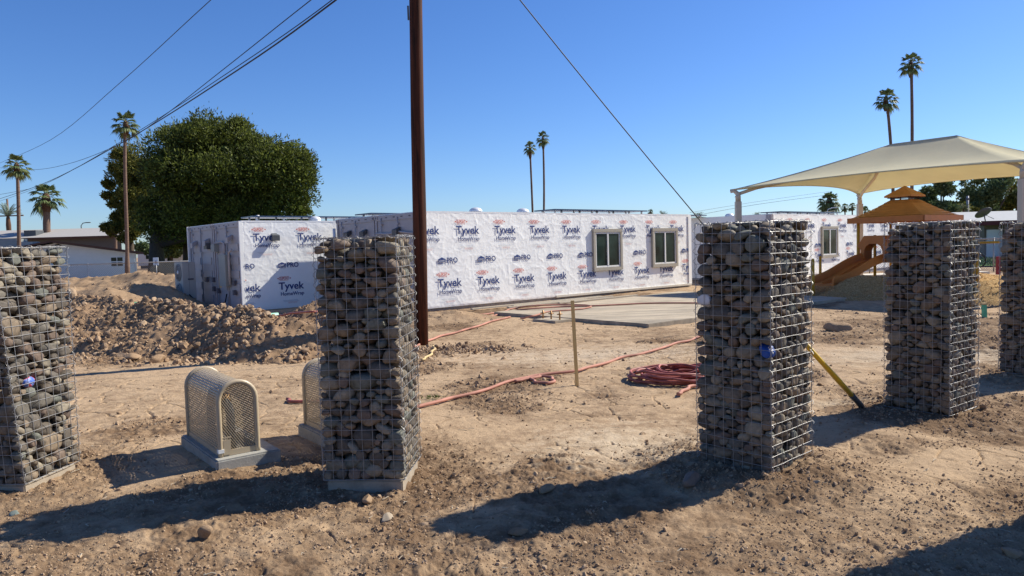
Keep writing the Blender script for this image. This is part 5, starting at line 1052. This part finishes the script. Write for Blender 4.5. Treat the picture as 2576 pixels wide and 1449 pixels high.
# SUV
sv = thing('parked_car', 'silver SUV nosing out from behind the left pillar', 'car', (hx(178)-1.0, 55.5, -.13), 0)
bd = MB(); pr = [(-3.5, .35), (.75, .35), (.9, .5), (.92, .85), (.8, 1.0), (-.15, 1.12), (-.75, 1.62), (-2.9, 1.68), (-3.6, 1.2), (-3.7, .6)]
bd.prism([(x, -.9, z) for x, z in pr], (0, 1.8, 0)); bd.build('body', M_car, sv, .05); MB().prism([(x, -.915, z) for x, z in [(-.35, 1.12), (-.82, 1.55), (-2.8, 1.6), (-3.2, 1.15)]], (0, 1.83, 0)).build('window', M_glass, sv)
for x in (.05, -2.75):
    for y in (-.86, .7): w_ = MB(); w_.lathe((x, y, .37), [(.22, 0), (.36, 0), (.37, .03), (.37, .19), (.36, .22)], 24, (Vector((1, 0, 0)), zz, Vector((0, 1, 0)))); wo = w_.build('wheel', M_tyre, sv); MB().lathe((x, y-.01, .37), [(0, 0), (.2, .0), (.24, .02)], 10, (Vector((1, 0, 0)), zz, Vector((0, 1, 0)))).build('rim', M_steel, wo)
MB().box((.85, -.7, .8), (.12, .3, .14)).build('headlight', M_white, sv); MB().box((.9, 0, .45), (.1, 1.7, .16)).build('bumper', M_dgrey, sv)
# sign, white vans far behind lawn
sg = thing('park_sign', 'small white sign on a post in front of the big tree trunk', 'sign', at(395, 700, 56)); MB().tube([(0, 0, -1), (0, 0, 1.5)], .03, 6).build('post', M_wire, sg); MB().box((0, -.04, 1.3), (.42, .02, .6)).build('board', M_white, sg); MB().box((0, -.055, 1.25), (.16, .01, .2)).build('emblem', M_blue, sg)
for k, (x, lb) in enumerate(((385, 'white low building glimpsed left of the big trunk'), (425, 'white trailer glimpsed between the trees right of the big trunk'), (455, 'white trailer glimpsed beside the container unit'))):
    c = at(x, 650, 120); t = thing('distant_trailer', lb, 'trailer', (c[0], c[1], -.2), 0, 'white trailers beyond the lawn'); MB().box((0, 0, 1.6), (2.7 if k else 3, 4, 2.2)).build('body', M_white, t, .05); MB().box((.2, -2.02, 1.9), (.7, .05, .6)).build('window', M_glass, t); MB().box((0, 0, .3), (2.4, 3.6, .5)).build('undercarriage', M_dgrey, t)
c = at(440, 668, 66); dv = thing('parked_car', 'dark car parked on the lawn side beyond the fence', 'car', (c[0], c[1], -.13), 0); bd = MB(); bd.prism([(x, -.8, z) for x, z in [(-1.9, .3), (1.9, .3), (2.0, .8), (1.2, .95), (.6, 1.45), (-1.2, 1.45), (-1.9, .95)]], (0, 1.6, 0)); bd.build('body', M_dgrey, dv, .05)
for x in (-1.2, 1.2): MB().lathe((x, -.82, .32), [(0, 0), (.31, 0), (.32, .15)], 16, (Vector((1, 0, 0)), zz, Vector((0, 1, 0)))).build('wheel', M_tyre, dv)
# lamps
lp = thing('street_lamp', 'tiny bent street lamp above the long roof', 'street lamp', at(206, 600, 120)); MB().tube([(0, 0, -5), (0, 0, 2.1), (.3, 0, 2.5), (.9, 0, 2.6)], .07, 6).build('pole', M_dgrey, lp); MB().box((1.2, 0, 2.58), (.7, .3, .14)).build('lamp_head', M_dgrey, lp)
lp = thing('street_lamp', 'white curved street lamp in front of the shaggy palm', 'street lamp', at(2080, 545, 55)); MB().tube([(0, 0, -4), (0, 0, .3), (.1, 0, .55), (.5, 0, .66)], .03, 6).build('pole', M_white, lp); MB().box((.55, 0, .66), (.4, .16, .07)).build('lamp_head', M_white, lp)
pl = thing('utility_pole', 'thin distant utility pole with crossarm at the left edge', 'utility pole', at(21, 548, 110)); MB().tube([(0, 0, -9), (0, 0, 2.8)], .14, 8).build('shaft', M_pbark, pl); MB().box((0, 0, 0.3), (4.6, .15, .18)).build('crossarm', M_pbark, pl)
pl = thing('utility_pole', 'thin distant grey pole beside the right house', 'utility pole', at(2434, 530, 70)); MB().tube([(0, 0, -3), (0, 0, 1.4)], .11, 8).build('shaft', M_cont, pl); MB().box((0, 0, 1.1), (.25, .3, .2)).build('bracket', M_dgrey, pl)
# right house
rh = thing('house', 'low tan house with grey roof behind the two right hand pillars', 'house', (0, 0, 0)); Yr = 50
def rx_(px): return at(px, 560, Yr)[0]
ze = at(2480, 557, Yr)[2]; xr0, xr1 = rx_(2388), 52
MB().box(((xr0+.5+xr1)/2, Yr+5.8, ze/2-.1), (xr1-xr0-1, 10, ze+.2)).build('wall', M_twall, rh)
rl = MB(); zt = at(2480, 532, Yr+6)[2]; A = [(xr0, Yr, ze), (xr1, Yr, ze), (xr1-3, Yr+6, zt), (xr0+3.2, Yr+6, zt), (xr1, Yr+12, ze), (xr0, Yr+12, ze)]; rl.add(A, [(0, 1, 2, 3), (3, 2, 4, 5), (0, 3, 5), (1, 4, 2)]); rl.build('roof', M_groof, rh)
MB().box(((xr0+xr1)/2, Yr-.02, ze-.12), (xr1-xr0, .1, .3)).build('fascia', M_maroon, rh)
for px_ in (2470, 2545): MB().box((rx_(px_), Yr+.2, ze/2-.15), (.35, .35, ze-.3)).build('porch_column', M_twall, rh)
MB().box((rx_(2462), Yr+.76, 1.55), (1.5, .06, 1.0)).build('window', M_white, rh); MB().box((rx_(2520), Yr+.76, 1.0), (1.1, .06, 2.0)).build('door', M_white, rh)
ds = thing('satellite_dish', 'dark satellite dish standing on the roof edge of the tan house', 'satellite dish', at(2477, 556, 40)); c = at(2474, 536, 40)-at(2477, 556, 40)
ax3 = (Vector((-.15, .62, .8))).normalized(); ex = ax3.orthogonal().normalized(); ey = ax3.cross(ex); MB().lathe(c, [(0, -.10), (.2, -.085), (.34, -.04), (.44, .02), (.44, .03), (.34, -.03), (0, -.085)], 28, (ex, ey, ax3)).build('dish', M_dgrey, ds)
MB().tube([(0.05, 0, -.05), (0.0, 0, .18), tuple(c-ax3*.1)], .03, 8).build('mast', M_dgrey, ds); MB().tube([tuple(c-ax3*.1), (.45, -.1, .1)], .015, 6).build('feed_arm', M_dgrey, ds)
ms = MB(); ms.box((16, 31, .08), (8, 1.2, .14)); o = ms.build('kerb', M_ledger); tag(o, 'pale kerb of the playground seen right of the fourth pillar', None, None, 'structure')
# grass weeds
n = 9000; px = rng.uniform(14, 34, n); py = rng.uniform(38, 49, n); P_ = np.stack([px, py, np.full(n, .12)], -1); 
o = leafcards('grass', P_, rng.uniform(.1, .35, n), M_grass, None, 7, 1.5); tag(o, 'tufts of green grass in front of the right house', None, None, 'stuff')
gk = G(1088, 1004); P_ = np.stack([rng.normal(gk[0], .07, 60), rng.normal(gk[1], .05, 60), np.full(60, .03)], -1); o = leafcards('weed', P_, rng.uniform(.03, .07, 60), M_grass, None, 5, 1.); tag(o, 'small green weed beside the thick hose near the second pillar', 'weed')
tw = MB(); rr = random.Random(9)
for k in range(260):
    y = 3.3+rr.random()**1.5*8; x = rr.uniform(-.7, .7)*y; a = rr.uniform(0, 6.28); l = rr.uniform(.02, .09); z = float(smoothz(x, y)+rough(np.array([x]), np.array([y]))[0])+.006
    m1 = Vector((x+.5*l*math.cos(a)+rr.uniform(-.01, .01), y+.5*l*math.sin(a), z+rr.uniform(.0, .012))); tw.tube([(x, y, z), m1, (x+l*math.cos(a+.3), y+l*math.sin(a+.3), z+.003)], rr.uniform(.0012, .003), 4, False)
o = tw.build('twigs', M_lumw); tag(o, 'dry twigs and straw bits scattered over the dirt', None, None, 'stuff')

for o in [q for q in C.objects if q.parent and q.name.split('.')[0] in ('lifting_hole', 'latch_block', 'mounting_feet', 'ladder_rungs', 'hooded_lamp', 'foot')]: split_islands(o)
for o in C.objects:
    if o.name.split('.')[0] == 'mounting_feet': o.name = 'mounting_foot'
    if o.name.split('.')[0] == 'ladder_rungs': o.name = 'ladder_rung'
